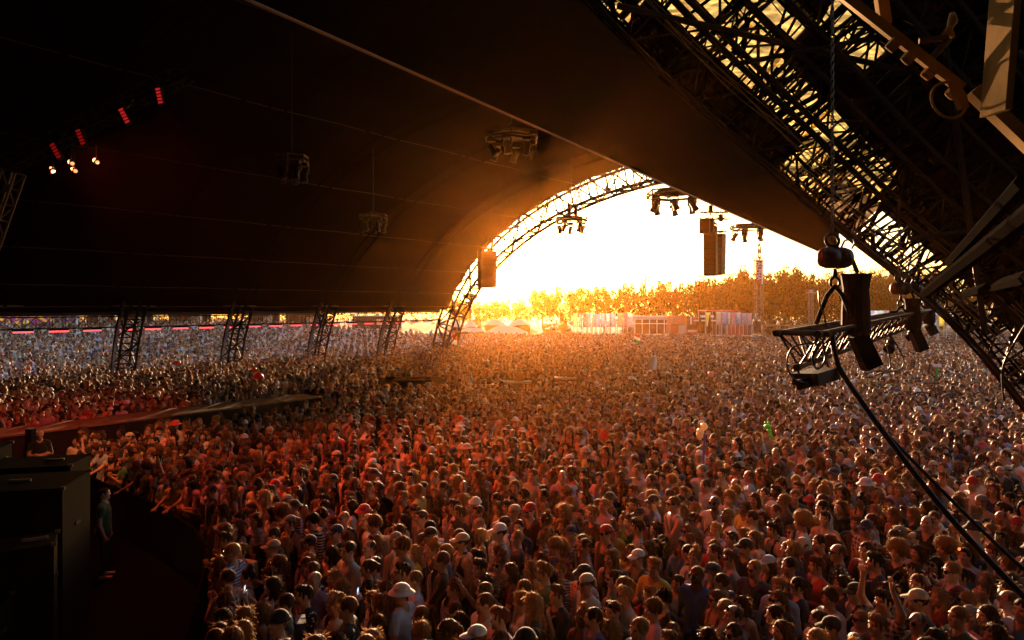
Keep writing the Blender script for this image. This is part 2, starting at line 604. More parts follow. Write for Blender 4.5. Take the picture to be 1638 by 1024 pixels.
def see_through(m, f, col):
    nt = m.node_tree
    out = nt.nodes['Material Output']
    src = out.inputs[0].links[0].from_socket
    tr = nt.nodes.new('ShaderNodeBsdfTransparent')
    tr.inputs[0].default_value = (*col, 1)
    tc = nt.nodes.new('ShaderNodeTexCoord')
    mp = nt.nodes.new('ShaderNodeMapping')
    mp.inputs['Scale'].default_value = (2, 14, 9)
    mp.inputs['Rotation'].default_value = (0.4, 0.7, 0.3)
    nz = nt.nodes.new('ShaderNodeTexNoise')
    nz.inputs['Scale'].default_value = 2.0
    nz.inputs['Detail'].default_value = 6
    mr = nt.nodes.new('ShaderNodeMapRange')
    mr.inputs[1].default_value = 0.38
    mr.inputs[2].default_value = 0.62
    mr.inputs[3].default_value = f * 0.15
    mr.inputs[4].default_value = f * 1.4
    ms = nt.nodes.new('ShaderNodeMixShader')
    nt.links.new(tc.outputs['Object'], mp.inputs[0])
    nt.links.new(mp.outputs[0], nz.inputs['Vector'])
    nt.links.new(nz.outputs['Fac'], mr.inputs[0])
    nt.links.new(mr.outputs[0], ms.inputs[0])
    nt.links.new(src, ms.inputs[1])
    nt.links.new(tr.outputs[0], ms.inputs[2])
    nt.links.new(ms.outputs[0], out.inputs[0])
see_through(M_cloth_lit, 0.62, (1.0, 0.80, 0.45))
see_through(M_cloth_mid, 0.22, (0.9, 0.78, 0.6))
NT, NQ = 16, 11
for a in range(NT):
    for b in range(0 if a < 7 else 1, NQ):
        t0, t1 = a / NT, (a + 1) / NT
        q0, q1 = b * 0.131, (b + 1) * 0.131
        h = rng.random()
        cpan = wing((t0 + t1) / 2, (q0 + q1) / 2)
        depth_in = cpan.y / max(0.5, cpan.x)           # sun-tinted panels go where the bright patches lie in view
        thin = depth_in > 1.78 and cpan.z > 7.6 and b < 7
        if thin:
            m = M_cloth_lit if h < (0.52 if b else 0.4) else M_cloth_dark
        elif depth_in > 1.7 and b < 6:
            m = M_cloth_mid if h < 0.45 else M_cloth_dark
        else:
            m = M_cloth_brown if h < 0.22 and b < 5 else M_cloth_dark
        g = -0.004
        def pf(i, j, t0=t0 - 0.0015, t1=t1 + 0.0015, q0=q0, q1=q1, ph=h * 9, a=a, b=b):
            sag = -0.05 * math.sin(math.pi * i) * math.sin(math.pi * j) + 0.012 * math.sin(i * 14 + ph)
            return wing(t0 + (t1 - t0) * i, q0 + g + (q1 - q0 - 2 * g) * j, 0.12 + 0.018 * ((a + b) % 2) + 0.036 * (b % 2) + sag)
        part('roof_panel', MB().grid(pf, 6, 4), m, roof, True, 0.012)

# sunlit yellow steel near the stage side
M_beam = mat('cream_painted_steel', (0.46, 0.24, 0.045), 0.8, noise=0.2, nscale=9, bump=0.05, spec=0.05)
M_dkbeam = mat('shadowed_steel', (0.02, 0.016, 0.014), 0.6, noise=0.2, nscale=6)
def flat_beam(a, b, w, d, nrm, m, name, parent):
    a, b = Vector(a), Vector(b)
    t = (b - a).normalized()
    n = Vector(nrm)
    n = (n - t * n.dot(t)).normalized()
    s = n.cross(t)
    rot = Matrix((s, n, t)).transposed()
    return part(name, MB().box((a + b) / 2, (w, d, (b - a).length), rot), m, parent)
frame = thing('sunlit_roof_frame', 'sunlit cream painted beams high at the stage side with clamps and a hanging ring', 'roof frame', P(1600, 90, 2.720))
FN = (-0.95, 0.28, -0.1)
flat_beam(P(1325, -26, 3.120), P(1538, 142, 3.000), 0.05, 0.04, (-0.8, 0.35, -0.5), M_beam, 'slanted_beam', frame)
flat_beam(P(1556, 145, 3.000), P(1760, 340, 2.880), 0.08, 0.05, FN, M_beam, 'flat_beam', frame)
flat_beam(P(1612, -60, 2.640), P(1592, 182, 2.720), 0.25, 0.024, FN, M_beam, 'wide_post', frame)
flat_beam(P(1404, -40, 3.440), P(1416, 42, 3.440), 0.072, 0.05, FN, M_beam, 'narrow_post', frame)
for (x, y) in ((1430, 56), (1455, 76), (1487, 101), (1526, 132)):
    p = P(x, y, 3.04)
    part('clamp', MB().lathe(p - Vector((0.02, 0, 0.03)), [(0.027, 0), (0.030, 0.01), (0.030, 0.036), (0.027, 0.044)], 10, (0.75, 0, -0.62)), M_beam, frame)
part('clamp_plate', MB().box(P(1533, 152, 2.960), (0.035, 0.03, 0.13), Matrix.Rotation(R(-20), 3, 'Y')), M_beam, frame)
rc = P(1518, 160, 2.960)
part('ring', MB().path([rc + Vector((0.076 * math.cos(a), 0.02 * math.sin(a), 0.084 * math.sin(a))) for a in [2 * math.pi * k / 28 for k in range(28)]], 0.006, 6, closed=True), M_beam, frame, True)
mb = MB()
mb.path([P(1523, 22, 3.040), P(1524, 34, 3.024), P(1519, 45, 3.008), P(1516, 58, 3.008)], [0.012, 0.022, 0.012, 0.03], 8)
part('shackle', mb, M_beam, frame, True)
mb = MB().path([P(1516, 60, 3.008), P(1470, 66, 3.040)], 0.014, 6).path([P(1518, 62, 3.008), P(1488, 95, 3.040)], 0.016, 6)
part('shackle_arm', mb, mat('brown_steel', (0.12, 0.06, 0.03), 0.6), frame)
# long dark struts in front of the wing roof
for (a, b, r) in ((P(1638, 290, 4.6), P(1520, 420, 8.0), 0.06), (P(1660, 330, 4.6), P(1480, 470, 9.0), 0.07), (P(1660, 440, 5.0), P(1545, 470, 9.5), 0.06)):
    bar('long_strut', a, b, r, M_dull, roof)
# ---------------------------------------------------------------- hanging lighting truss beside the stage
M_trs = mat('scuffed_truss_tube', (0.09, 0.05, 0.035), 0.5, metal=0.6, noise=0.3, nscale=18)
M_hoist = mat('hoist_paint', (0.10, 0.035, 0.02), 0.4, noise=0.3, nscale=9)
M_cloth = mat('black_bag_cloth', (0.012, 0.010, 0.010), 0.9, noise=0.3, nscale=7, bump=0.4)
M_rubber = mat('black_cable_rubber', (0.012, 0.011, 0.010), 0.45)
TA0, TA1 = P(1278, 560, 6.5), P(1487, 503, 17.0)
htr = thing('lighting_truss', 'box lighting truss hanging on chain hoists, its open end pointing at the stage', 'truss', TA0)
tdir = (TA1 - TA0).normalized()
tside = tdir.cross(Vector((0, 0, 1))).normalized()
troot, tl, tst = truss(htr, [TA0, TA1], (0, 0, 1), 0.37, 0.32, 0.026, 0.011, 0.36, M_trs, 'truss_chord', tri=True, individual=True)
for ln in tl:
    part('chord_end', MB().tube(ln[0] - tdir * 0.10, ln[0] + tdir * 0.02, 0.034, None, 12), M_trs, htr)
part('end_tube', MB().tube(tl[0][0] + tdir * 0.05 - tside * 0.05, tl[1][0] + tdir * 0.05 + tside * 0.08, 0.028, None, 10), M_trs, htr)
def tpt(k):
    return TA0.lerp(TA1, k)
def links(mb, top, bottom, pitch, rr, wr):
    n = int((top - bottom).length / pitch)
    d = (bottom - top).normalized()
    for i in range(n):
        c = top + d * pitch * (i + 0.5)
        sx = Vector((1, 0, 0)) if i % 2 else Vector((0, 1, 0))
        mb.path([c + sx * (rr * 0.62 * math.cos(a)) + d * (pitch * 0.68 * math.sin(a)) for a in [2 * math.pi * q / 8 for q in range(8)]], wr, 4, closed=True)
for i, (k, sc, topz, lbl) in enumerate(((0.127, 1.0, 11.5, 'big rounded chain hoist on the open end of the hanging truss'), (0.575, 0.95, 11.0, 'second chain hoist along the hanging truss, half way to its far end'),
                                        (0.83, 0.9, 10.0, 'third chain hoist along the hanging truss, near its far end'))):
    q = tpt(k)
    b = q + Vector((0, 0, 0.95 * (0.78 if i else 1.0)))
    if i:
        b = q + Vector((0, 0, 0.62))
    h = thing('chain_hoist', lbl, 'hoist', q + Vector((0, 0, 0.2)), 'chain hoists carrying the hanging truss')
    ax = Vector((0.97, 0.2, 0))
    L, rad = 0.40 * sc, 0.125 * sc
    part('motor_housing', MB().lathe(b - ax * L / 2, [(rad * 0.45, 0), (rad * 0.85, 0.03), (rad, 0.09), (rad * 1.0, L * 0.45), (rad * 0.93, L * 0.47), (rad * 0.93, L * 0.55), (rad, L * 0.57), (rad, L - 0.09), (rad * 0.85, L - 0.03), (rad * 0.45, L)], 18, ax), M_hoist, h, True)
    hk = b + Vector((-0.03, 0, rad + 0.075 * sc))
    part('top_ring', MB().path([hk + Vector((0.075 * sc * math.cos(a), 0.02 * math.sin(a), 0.075 * sc * math.sin(a))) for a in [2 * math.pi * j / 20 for j in range(20)]], 0.02 * sc, 8, closed=True), M_black, h, True)
    part('ring_lug', MB().box(b + Vector((-0.03, 0, rad)), (0.11 * sc, 0.07, 0.05)), M_black, h)
    hd = b + Vector((0.16 * sc, 0, rad + 0.02))
    part('carry_handle', MB().path([hd + Vector((-0.09, 0, -0.03)), hd + Vector((-0.05, 0, 0.05)), hd + Vector((0.05, 0, 0.08)), hd + Vector((0.07, 0, 0.02)), hd + Vector((0.03, 0, -0.04))], 0.013 * sc, 6), M_black, h, True)
    mb = MB()
    mb.tube(b - Vector((0, 0, rad)), b - Vector((0, 0, rad + 0.10)), 0.018 * sc, 0.03 * sc, 8)
    mb.path([b - Vector((0, 0, rad + 0.10)) + Vector((0.055 * math.sin(a), 0, -0.06 + 0.06 * math.cos(a))) for a in [2 * math.pi * j / 12 for j in range(12)]], 0.015 * sc, 6, closed=True)
    part('load_hook', mb, M_black, h, True)
    apex = b - Vector((0, 0, rad + 0.20))
    for sgn in (-1, 1):
        part('sling', MB().path([apex, apex + Vector((sgn * 0.11, 0.04 * sgn, -0.11)), q + tside * (0.17 * sgn) + tdir * 0.16 * sgn + Vector((0, 0, 0.19))], 0.026 * sc, 8), M_cloth, h, True)
    mb = MB()
    links(mb, Vector((hk.x, hk.y, topz)), hk + Vector((0, 0, 0.06)), 0.052 * (1 + 0.4 * i), 0.028 * (1 + 0.3 * i), 0.0075 * (1 + 0.4 * i))
    ck = part('chain', mb, M_alud, h)
    # chain bag on the stage-far flank with the chain running into it
    bg = b + Vector((0.30 * sc, 0.12, -0.18))
    part('slack_chain', MB().path([b + Vector((L * 0.40, 0, 0.02)), b + Vector((L * 0.58, 0.05, -0.04)), bg + Vector((0.02, 0, 0.02))], 0.028 * sc, 6), M_black, h, True)
    bh = 0.72 * sc if i == 0 else 0.60
    mb = MB()
    prof = [(0.12, 0.0), (0.16, 0.05), (0.155, bh * 0.4), (0.14, bh * 0.75), (0.165, bh * 0.97), (0.18, bh)]
    mb.lathe(bg - Vector((0, 0, bh)), [(r * sc * (0.92 if i else 1.0), z) for r, z in prof], 12)
    part('chain_bag', mb, M_cloth, h, False)
    lo = bg - Vector((0, 0, bh + 0.02))
    if i < 2:
        part('bag_tail', MB().box(lo + Vector((0.09, -0.03, -0.16)), (0.20 * sc, 0.16, 0.42 * sc), Matrix.Rotation(R(-24), 3, 'Y'), 0.9), M_cloth, h)
    else:
        part('bag_tail', MB().box(lo + Vector((0.06, 0, -0.1)), (0.16, 0.14, 0.25), Matrix.Rotation(R(-30), 3, 'Y')), M_cloth, h)
fx = thing('hanging_lamp', 'black box lamp clamped under the open end of the hanging truss', 'lamp', P(1300, 600, 6.9))
rot = Matrix.Rotation(R(-9), 3, 'Y') @ Matrix.Rotation(R(30), 3, 'Z')
part('lamp_body', MB().box(P(1305, 602, 6.9), (0.34, 0.30, 0.12), rot), M_black, fx)
part('lamp_face', MB().box(P(1290, 612, 6.8), (0.24, 0.06, 0.10), rot), M_steel, fx)
part('yoke', MB().path([P(1278, 604, 6.9), P(1276, 580, 6.9), P(1318, 572, 6.95), P(1330, 596, 7.0)], 0.012, 6), M_black, fx)
for (k, dz, lab) in ((0.30, -0.30, 'small black lamp under the hanging truss near its big hoist'), (0.47, -0.34, 'small black lamp under the middle of the hanging truss'), (0.70, -0.3, 'small black lamp under the hanging truss near its second hoist'), (0.94, 0.2, 'small black lamp on top of the far end of the hanging truss')):
    q = tpt(k) + Vector((0, 0, dz))
    l = thing('truss_lamp', lab, 'lamp', q, 'small lamps on the hanging truss')
    part('lamp_can', MB().lathe(q, [(0.05, -0.1), (0.07, -0.08), (0.07, 0.06), (0.09, 0.12)], 12, (-0.5, -0.6, -0.5)), M_black, l)
    part('clamp', MB().tube(q, q + Vector((0, 0, 0.17 if dz < 0 else -0.1)), 0.016), M_black, l)
def cable(label, pts, r, m=None, n=7):
    # smooth Catmull-Rom run through the points
    pp = [Vector(p) for p in pts]
    out = []
    for i in range(len(pp) - 1):
        p0, p1, p2, p3 = pp[max(0, i - 1)], pp[i], pp[i + 1], pp[min(len(pp) - 1, i + 2)]
        for k in range(6):
            t = k / 6
            out.append(0.5 * ((2 * p1) + (p2 - p0) * t + (2 * p0 - 5 * p1 + 4 * p2 - p3) * t * t + (3 * p1 - p0 - 3 * p2 + p3) * t ** 3))
    out.append(pp[-1])
    return single('cable', MB().path(out, r, n), m or M_rubber, label, 'cable', pp[0], 'cables on the hanging truss', True)
cable('thin cable looped round the open end of the hanging truss', [P(1306, 548, 6.4), P(1268, 556, 6.3), P(1259, 585, 6.3), P(1272, 608, 6.5), P(1292, 612, 6.7)], 0.008)
cable('short round cable loop inside the open end of the truss', [P(1312, 546, 6.5), P(1300, 570, 6.5), P(1307, 590, 6.6), P(1320, 575, 6.7), P(1316, 545, 6.8)], 0.011)
cable('cable hanging in a wide loop from the middle of the truss', [P(1412, 530, 9.5), P(1424, 575, 9.6), P(1420, 592, 9.6), P(1400, 594, 9.3), P(1385, 598, 9.0)], 0.010)
cable('second cable loop hanging just behind the wide one', [P(1420, 530, 10.5), P(1444, 570, 10.6), P(1441, 590, 10.6), P(1415, 596, 9.8), P(1390, 604, 9.0)], 0.010)
cable('thin cable from the big hoist down to the truss', [P(1309, 465, 7.7), P(1311, 485, 7.6), P(1318, 503, 7.6), P(1322, 522, 7.6)], 0.008)
cable('thick black cable bundle falling from the truss across the crowd', [P(1331, 535, 7.0), P(1337, 572, 6.9), P(1353, 606, 6.8), P(1424, 706, 6.4), P(1520, 828, 6.0), P(1645, 962, 5.6), P(1760, 1080, 5.3)], 0.027, None, 9)
cable('slimmer black cable parting from the thick bundle above the crowd', [P(1424, 700, 6.5), P(1500, 778, 6.2), P(1585, 862, 6.0), P(1660, 930, 5.8), P(1760, 1010, 5.6)], 0.018, None, 8)
cable('black cable hanging in front of the wing roof', [P(1650, 505, 7.5), P(1625, 545, 7.6), P(1604, 590, 7.8), P(1606, 640, 8.0)], 0.012)

# ---------------------------------------------------------------- lighting pods, line arrays, lamps
M_pod = mat('moving_head_black', (0.02, 0.017, 0.015), 0.4, spec=0.6)
M_lens = mat('lens_glass', (0.05, 0.05, 0.06), 0.08, spec=0.8)
GP = 'lighting pods hung from the tent roof'
def pod(px, py, Y, wpx, nh, label, roofz=None, seed=1):
    r_ = random.Random(seed)
    c = P(px, py, Y)
    w = wpx / FPX * Y
    t = thing('lighting_pod', label, 'stage light', c, GP)
    mb = MB()
    ring = lambda rx, z: [c + Vector((rx * math.cos(a), rx * math.sin(a), z)) for a in [math.pi / 6 + k * math.pi / 3 for k in range(6)]]
    for rx, z in ((w * 0.5, 0.22), (w * 0.5, 0.02), (w * 0.34, 0.24), (w * 0.33, 0.0)):
        mb.path(ring(rx, z + 0.05), 0.045, 6, closed=True)
    for k in range(6):
        a = math.pi / 6 + k * math.pi / 3
        d = Vector((math.cos(a), math.sin(a), 0))
        mb.tube(c + d * w * 0.12 + Vector((0, 0, 0.30)), c + d * w * 0.5 + Vector((0, 0, 0.16)), 0.035)
        mb.tube(c + d * w * 0.5 + Vector((0, 0, 0.07)), c + d * w * 0.5 + Vector((0, 0, 0.27)), 0.035)
    part('pod_frame', mb, M_pod, t)
    part('pod_top', MB().lathe(c + Vector((0, 0, 0.22)), [(w * 0.36, 0), (w * 0.30, 0.06), (w * 0.12, 0.10)], 12), M_pod, t)
    for k in range(nh):
        a = 2 * math.pi * k / nh + 0.3
        hp = c + Vector((w * 0.36 * math.cos(a), w * 0.36 * math.sin(a), 0.0))
        ax = Vector((r_.uniform(-0.5, 0.5), r_.uniform(-0.5, 0.3), -1)).normalized()
        y = MB().box(hp + Vector((0, 0, -0.02)), (0.34, 0.22, 0.13)).tube(hp + Vector((-0.17, 0, -0.05)), hp + Vector((-0.17, 0, -0.34)), 0.035).tube(hp + Vector((0.17, 0, -0.05)), hp + Vector((0.17, 0, -0.34)), 0.035)
        yo = part('moving_head', y, M_pod, t)
        part('lamp_barrel', MB().lathe(hp + Vector((0, 0, -0.32)), [(0.08, -0.17), (0.13, -0.12), (0.135, 0.0), (0.12, 0.16), (0.155, 0.33), (0.15, 0.36)], 10, ax), M_pod, yo, True)
    zt = roofz if roofz else c.z + 3
    for k in range(3):
        a = 2 * math.pi * k / 3
        e = c + Vector((w * 0.34 * math.cos(a), w * 0.34 * math.sin(a), 0.27))
        part('wire_rope', MB().tube(e, Vector((c.x, c.y, c.z + w * 0.32)), 0.012, None, 4), M_pod, t)
    part('hang_chain', MB().tube(Vector((c.x, c.y, c.z + w * 0.32)), Vector((c.x, c.y, zt)), 0.02, None, 5), M_pod, t)
    return t
def roof_at(px, Y):
    x = (px - 819) / FPX * Y
    s, u = su(x, Y)
    return vault_z(u) - 0.5
pod(914, 356, 44, 55, 5, 'light pod hanging alone in the bright sky of the tent arch', roof_at(914, 44), 3)
pod(1078, 317, 30, 90, 6, 'biggest light pod against the sky, just below the sunlit-painted curtain hem', roof_at(1078, 30), 5)
pod(1198, 368, 42, 58, 5, 'light pod above the round ring sign of the lattice tower', roof_at(1198, 42), 6)
pod(818, 226, 27, 92, 6, 'light pod half lost in the dark vault above the tent arch', roof_at(818, 27), 8)
pod(597, 352, 37, 46, 5, 'small light pod hanging in the dark vault above the third leg', roof_at(597, 37), 9)
pod(467, 262, 25, 50, 5, 'light pod in the darkest middle of the vault', roof_at(467, 25), 10)

M_array = mat('array_cabinet', (0.018, 0.014, 0.012), 0.55, noise=0.2, nscale=5)
M_grille = mat('array_grille', (0.06, 0.055, 0.05), 0.4, metal=0.4, noise=0.4, nscale=40)
GA = 'hanging loudspeaker arrays'
def line_array(x0, x1, y0, y1, Y, n, label, yaw=0.5, roofz=13.0):
    a, b = P((x0 + x1) / 2, y0, Y), P((x0 + x1) / 2, y1, Y)
    w = (x1 - x0) / FPX * Y
    h = (a.z - b.z) / n
    t = thing('line_array', label, 'loudspeaker', b, GA)
    rot = Matrix.Rotation(yaw, 3, 'Z')
    for k in range(n):
        tl_ = 0.02 * k * k / n
        c = a - Vector((0, 0, h * (k + 0.5))) + rot @ Vector((0, 0.05 * tl_ * n, 0))
        o = part('speaker_box', MB().box(c, (w * 0.72, w * 0.55, h * 0.965), rot @ Matrix.Rotation(-0.012 * k, 3, 'X')), M_array, t)
        part('grille', MB().box(c + rot @ Vector((0, -w * 0.285, 0)), (w * 0.66, 0.02, h * 0.8), rot @ Matrix.Rotation(-0.012 * k, 3, 'X')), M_grille, o)
    mb = MB()
    for sx in (-1, 1):
        mb.box(a + rot @ Vector((sx * w * 0.3, 0, 0.12)), (0.06, w * 0.7, 0.10), rot)
        mb.tube(a + rot @ Vector((sx * w * 0.3, 0, 0.15)), a + Vector((0, 0, 0.75)), 0.018)
    mb.box(a + Vector((0, 0, 0.14)), (w * 0.75, 0.06, 0.06), rot)
    part('fly_frame', mb, M_black, t)
    part('hang_chain', MB().tube(a + Vector((0, 0, 0.75)), Vector((a.x, a.y, roofz)), 0.022, None, 5), M_black, t)
    part('hoist_motor', MB().box(a + Vector((0, 0, 0.95)), (0.22, 0.2, 0.42)), M_black, t)
    return t
line_array(1123, 1150, 362, 441, 38, 9, 'longer black speaker array hanging before the sky beside the lattice tower', -0.5, roof_at(1137, 38))
line_array(1143, 1163, 374, 440, 40.5, 8, 'slimmer speaker array close behind the longer one, grille edge lit', 0.8, roof_at(1153, 40.5))
single('delay_speaker', MB().box(P(1128, 363, 37.6), (0.55, 0.5, 0.72), Matrix.Rotation(-0.5, 3, 'Z')).box(P(1139, 361, 37.6), (0.2, 0.45, 0.70), Matrix.Rotation(-0.5, 3, 'Z')), M_array, 'small speaker box fixed on top of the longer speaker array', 'loudspeaker', P(1128, 373, 37.6))
line_array(761, 797, 402, 460, 55, 8, 'wide speaker array hanging in the sun glare beside the arch', 0.35, roof_at(779, 55))
rg = thing('rigging_truss', 'short black truss carrying the two speaker arrays', 'truss', P(1143, 345, 39))
truss(rg, [P(1120, 345, 39), P(1166, 345, 39)], (0, 0, 1), 0.35, 0.4, 0.035, 0.02, 0.35, M_black, 'truss_chord')
for i, (px, py, Y) in enumerate(((973, 303, 47), (998, 299, 46), (1024, 295, 45), (1050, 292, 44), (910, 335, 47), (921, 337, 47))):
    q = P(px, py, Y)
    t = thing('floodlight', 'small floodlight hung on the arch, %s from the sunny side' % ordinal((2, 3, 4, 5, 0, 1)[i]), 'floodlight', q, 'small floodlights hanging from the end arch')
    if i < 4:
        part('lamp_body', MB().box(q, (0.36, 0.3, 0.22), Matrix.Rotation(0.4, 3, 'Y')), M_pod, t)
    else:
        part('lamp_body', MB().lathe(q, [(0.12, -0.35), (0.14, -0.3), (0.14, 0.3), (0.2, 0.35)], 8), M_pod, t)
    part('bracket', MB().tube(q, q + Vector((0, 0, 0.9)), 0.02, None, 4), M_pod, t)

# rack of red blinders and lit lamps in the dark vault above the stage
M_red = mat('red_led_cell', (0.2, 0.01, 0.01), 0.4, emit=(1.0, 0.03, 0.03), estr=0.10)
M_reddim = mat('dim_red_led_cell', (0.2, 0.01, 0.01), 0.4, emit=(1.0, 0.02, 0.02), estr=0.045)
GB = 'red cell lamps on the stage rig'
lt = thing('rig_truss', 'dark lighting truss with red cell lamps in the vault above the stage', 'truss', P(170, 190, 16.5))
truss(lt, [P(-60, 300, 16.4), P(300, 115, 16.4)], (0, 0, 1), 0.35, 0.35, 0.03, 0.015, 0.4, M_black, 'truss_chord')
for i, (px, py, tilt, mm, lb) in enumerate(((254, 153, -12, M_red, 'red five-cell lamp highest on the dark stage rig'), (198, 185, -28, M_red, 'brightest red five-cell lamp, second down the dark stage rig'),
                                          (128, 219, -22, M_reddim, 'dim red five-cell lamp, third down the dark stage rig'), (88, 241, -28, M_reddim, 'dim red five-cell lamp lowest on the dark stage rig'))):
    q = P(px, py, 16)
    t = thing('blinder_lamp', lb, 'stage light', q, GB)
    rot = Matrix.Rotation(R(tilt), 3, 'Y')
    part('housing', MB().box(q + Vector((0, 0.07, 0)), (0.14, 0.1, 0.42), rot), M_black, t)
    for k in range(5):
        part('lamp_cell', MB().box(q + rot @ Vector((0, 0.01, 0.158 - 0.079 * k)), (0.10, 0.03, 0.045), rot), mm, t)
    part('bracket', MB().tube(q + Vector((0, 0.1, 0.2)), q + Vector((0.05, 0.3, 0.5)), 0.02), M_black, t)
    wl = bpy.data.lights.new('red_wash', 'SPOT')
    wl.energy = WASHW
    wl.color = (1.0, 0.11, 0.03)
    wl.spot_size = R(86)
    wl.spot_blend = 1.0
    wl.shadow_soft_size = 0.2
    wo_ = bpy.data.objects.new('red_wash', wl)
    COL.objects.link(wo_)
    wo_.location = q + Vector((0.15, -0.3, -0.35))
    wo_.rotation_euler = (Vector(((-4, 16, 1.7), (1, 18, 1.7), (3, 13, 1.7), (6, 16, 1.7))[i]) - wo_.location).to_track_quat('-Z', 'Y').to_euler()
M_hot = mat('lit_lamp_lens', (0.6, 0.4, 0.2), 0.3, emit=(1.0, 0.38, 0.14), estr=0.45)
for i, (px, py, lb) in enumerate(((85, 274, 'lit stage spot, dimmest of the four small ones above the stage'), (116, 262, 'lit stage spot, upper one of the close pair above the stage'),
                                  (121, 274, 'lit stage spot, lower one of the close pair above the stage'), (156, 260, 'lit stage spot standing apart beside the close pair'))):
    q = P(px, py, 15.5)
    t = thing('stage_spot', lb, 'stage light', q, 'lit spots above the stage')
    ax = Vector((0.62, -0.72, -0.32)).normalized()
    part('lamp_can', MB().lathe(q - ax * 0.28, [(0.05, 0), (0.06, 0.02), (0.062, 0.26)], 10, ax), M_black, t, True)
    part('lens', MB().lathe(q - ax * 0.02, [(0.042, 0), (0.038, 0.012)], 12, ax), M_hot, t)
    part('bracket', MB().tube(q - ax * 0.15, q - ax * 0.15 + Vector((0, 0, 0.35)), 0.012, None, 5), M_black, t)
    if i in (0, 3):
        sp = bpy.data.lights.new('stage_spot_light', 'SPOT')
        sp.energy = SPOTW
        sp.color = (1.0, 0.07, 0.03) if i == 0 else (1.0, 0.22, 0.06)
        sp.spot_size = R(44)
        sp.spot_blend = 0.9
        sp.shadow_soft_size = 0.08
        so = bpy.data.objects.new('stage_spot_light', sp)
        COL.objects.link(so)
        so.location = q + ax * 0.05
        so.rotation_euler = ((Vector((-15.5, 23.5, 1.6)) if i == 0 else Vector((-10.6, 18.6, 1.5))) - so.location).to_track_quat('-Z', 'Y').to_euler()
mast = thing('rig_upright', 'lattice upright lit orange at the edge of the dark stage rig', 'truss', P(0, 345, 11))
truss(mast, [P(22, 275, 11), P(-22, 400, 11)], (0, 1, 0), 0.22, 0.22, 0.022, 0.012, 0.25, M_alud, 'truss_chord')

# ---------------------------------------------------------------- stage edge, runway, speaker stacks
M_deck = mat('runway_plywood', (0.21, 0.115, 0.052), 0.9, noise=0.25, nscale=3, spec=0.05)
M_cab = mat('speaker_cabinet_paint', (0.006, 0.0035, 0.002), 0.8, noise=0.4, nscale=6, bump=0.1, spec=0.12)
D0, D1 = Vector((-15.6, 20.0, 0)), Vector((-8.2, 29.4, 0))
dd = (D1 - D0).normalized()
dn = Vector((-dd.y, dd.x, 0))
run = thing('stage_runway', 'long plywood topped runway reaching from the stage into the crowd', 'runway', (D0 + D1) / 2)
def rot_of(d):
    return Matrix((d, Vector((-d.y, d.x, 0)), Vector((0, 0, 1)))).transposed()
nb = 9
for k in range(nb):
    a, b = D0.lerp(D1, k / nb), D0.lerp(D1, (k + 1) / nb)
    part('deck_board', MB().box((a + b) / 2 + dn * 0.8 + Vector((0, 0, 1.47)), ((b - a).length - 0.012, 1.6, 0.06), rot_of(dd)), M_deck, run)
part('side_skirt', MB().box((D0 + D1) / 2 + dn * 0.8 + Vector((0, 0, 0.715)), ((D1 - D0).length - 0.05, 1.5, 1.43), rot_of(dd)), M_cloth, run)
stage = thing('stage', 'black stage edge from which the runway starts', 'stage', (-18, 18, 0))
part('deck', MB().box((-19.6, 18.6, 1.45), (5.6, 4.6, 0.12), rot_of(dd)), M_black, stage)
part('skirt', MB().box((-19.6, 18.6, 0.69), (5.4, 4.4, 1.38), rot_of(dd)), M_cloth, stage)
single('stage_post', MB().box(P(49, 712, 20.5) , (0.2, 0.2, 1.0)), M_cab, 'brown square post at the stage end of the runway', 'post', P(49, 740, 20.5))
def cabinet(label, x0, x1, y0, y1, z0, z1, yaw, m=M_cab):
    c = Vector(((x0 + x1) / 2, (y0 + y1) / 2, (z0 + z1) / 2))
    t = thing('speaker_cabinet', label, 'loudspeaker', (c.x, c.y, z0), 'black speaker cabinets by the stage')
    rot = Matrix.Rotation(R(yaw), 3, 'Z')
    w, d, h = x1 - x0, y1 - y0, z1 - z0
    part('box', MB().box(c, (w, d, h), rot), m, t)
    part('front_grille', MB().box(c + rot @ Vector((0, d / 2 + 0.012, 0)), (w * 0.92, 0.02, h * 0.92), rot), M_black, t)
    for sx in (-1, 1):
        part('handle', MB().box(c + rot @ Vector((sx * (w / 2 + 0.012), 0, h * 0.22)), (0.02, 0.2, 0.06), rot), M_steel, t)
    for sx in (-1, 1):
        for sy in (-1, 1):
            part('corner', MB().box(c + rot @ Vector((sx * w / 2, sy * d / 2, h / 2)), (0.07, 0.07, 0.05), rot), M_alud, t)
    part('fly_rail', MB().box(c + rot @ Vector((w * 0.2, 0, h / 2 + 0.02)), (0.32, 0.06, 0.04), rot), M_alu, t)
cabinet('tall black speaker cabinet beside the pit with a metal rail on top', -9.9, -7.15, 10.3, 11.5, 0.0, 2.55, 14)
cabinet('speaker cabinet just behind the tall one, only its top edge showing', -9.6, -8.15, 12.2, 13.2, 0.0, 2.50, 14)
cabinet('brown sided flight case against the tall speaker cabinet', -7.6, -6.75, 9.6, 10.25, 0.0, 1.95, 30)
cabinet('low black cabinet in front of the flight case', -8.4, -6.9, 8.6, 9.4, 0.0, 1.35, 20)
cabinet('sloped dark cabinet on the stage edge above the tall speaker', -11.9, -10.2, 12.6, 14.0, 1.5, 2.55, 20)

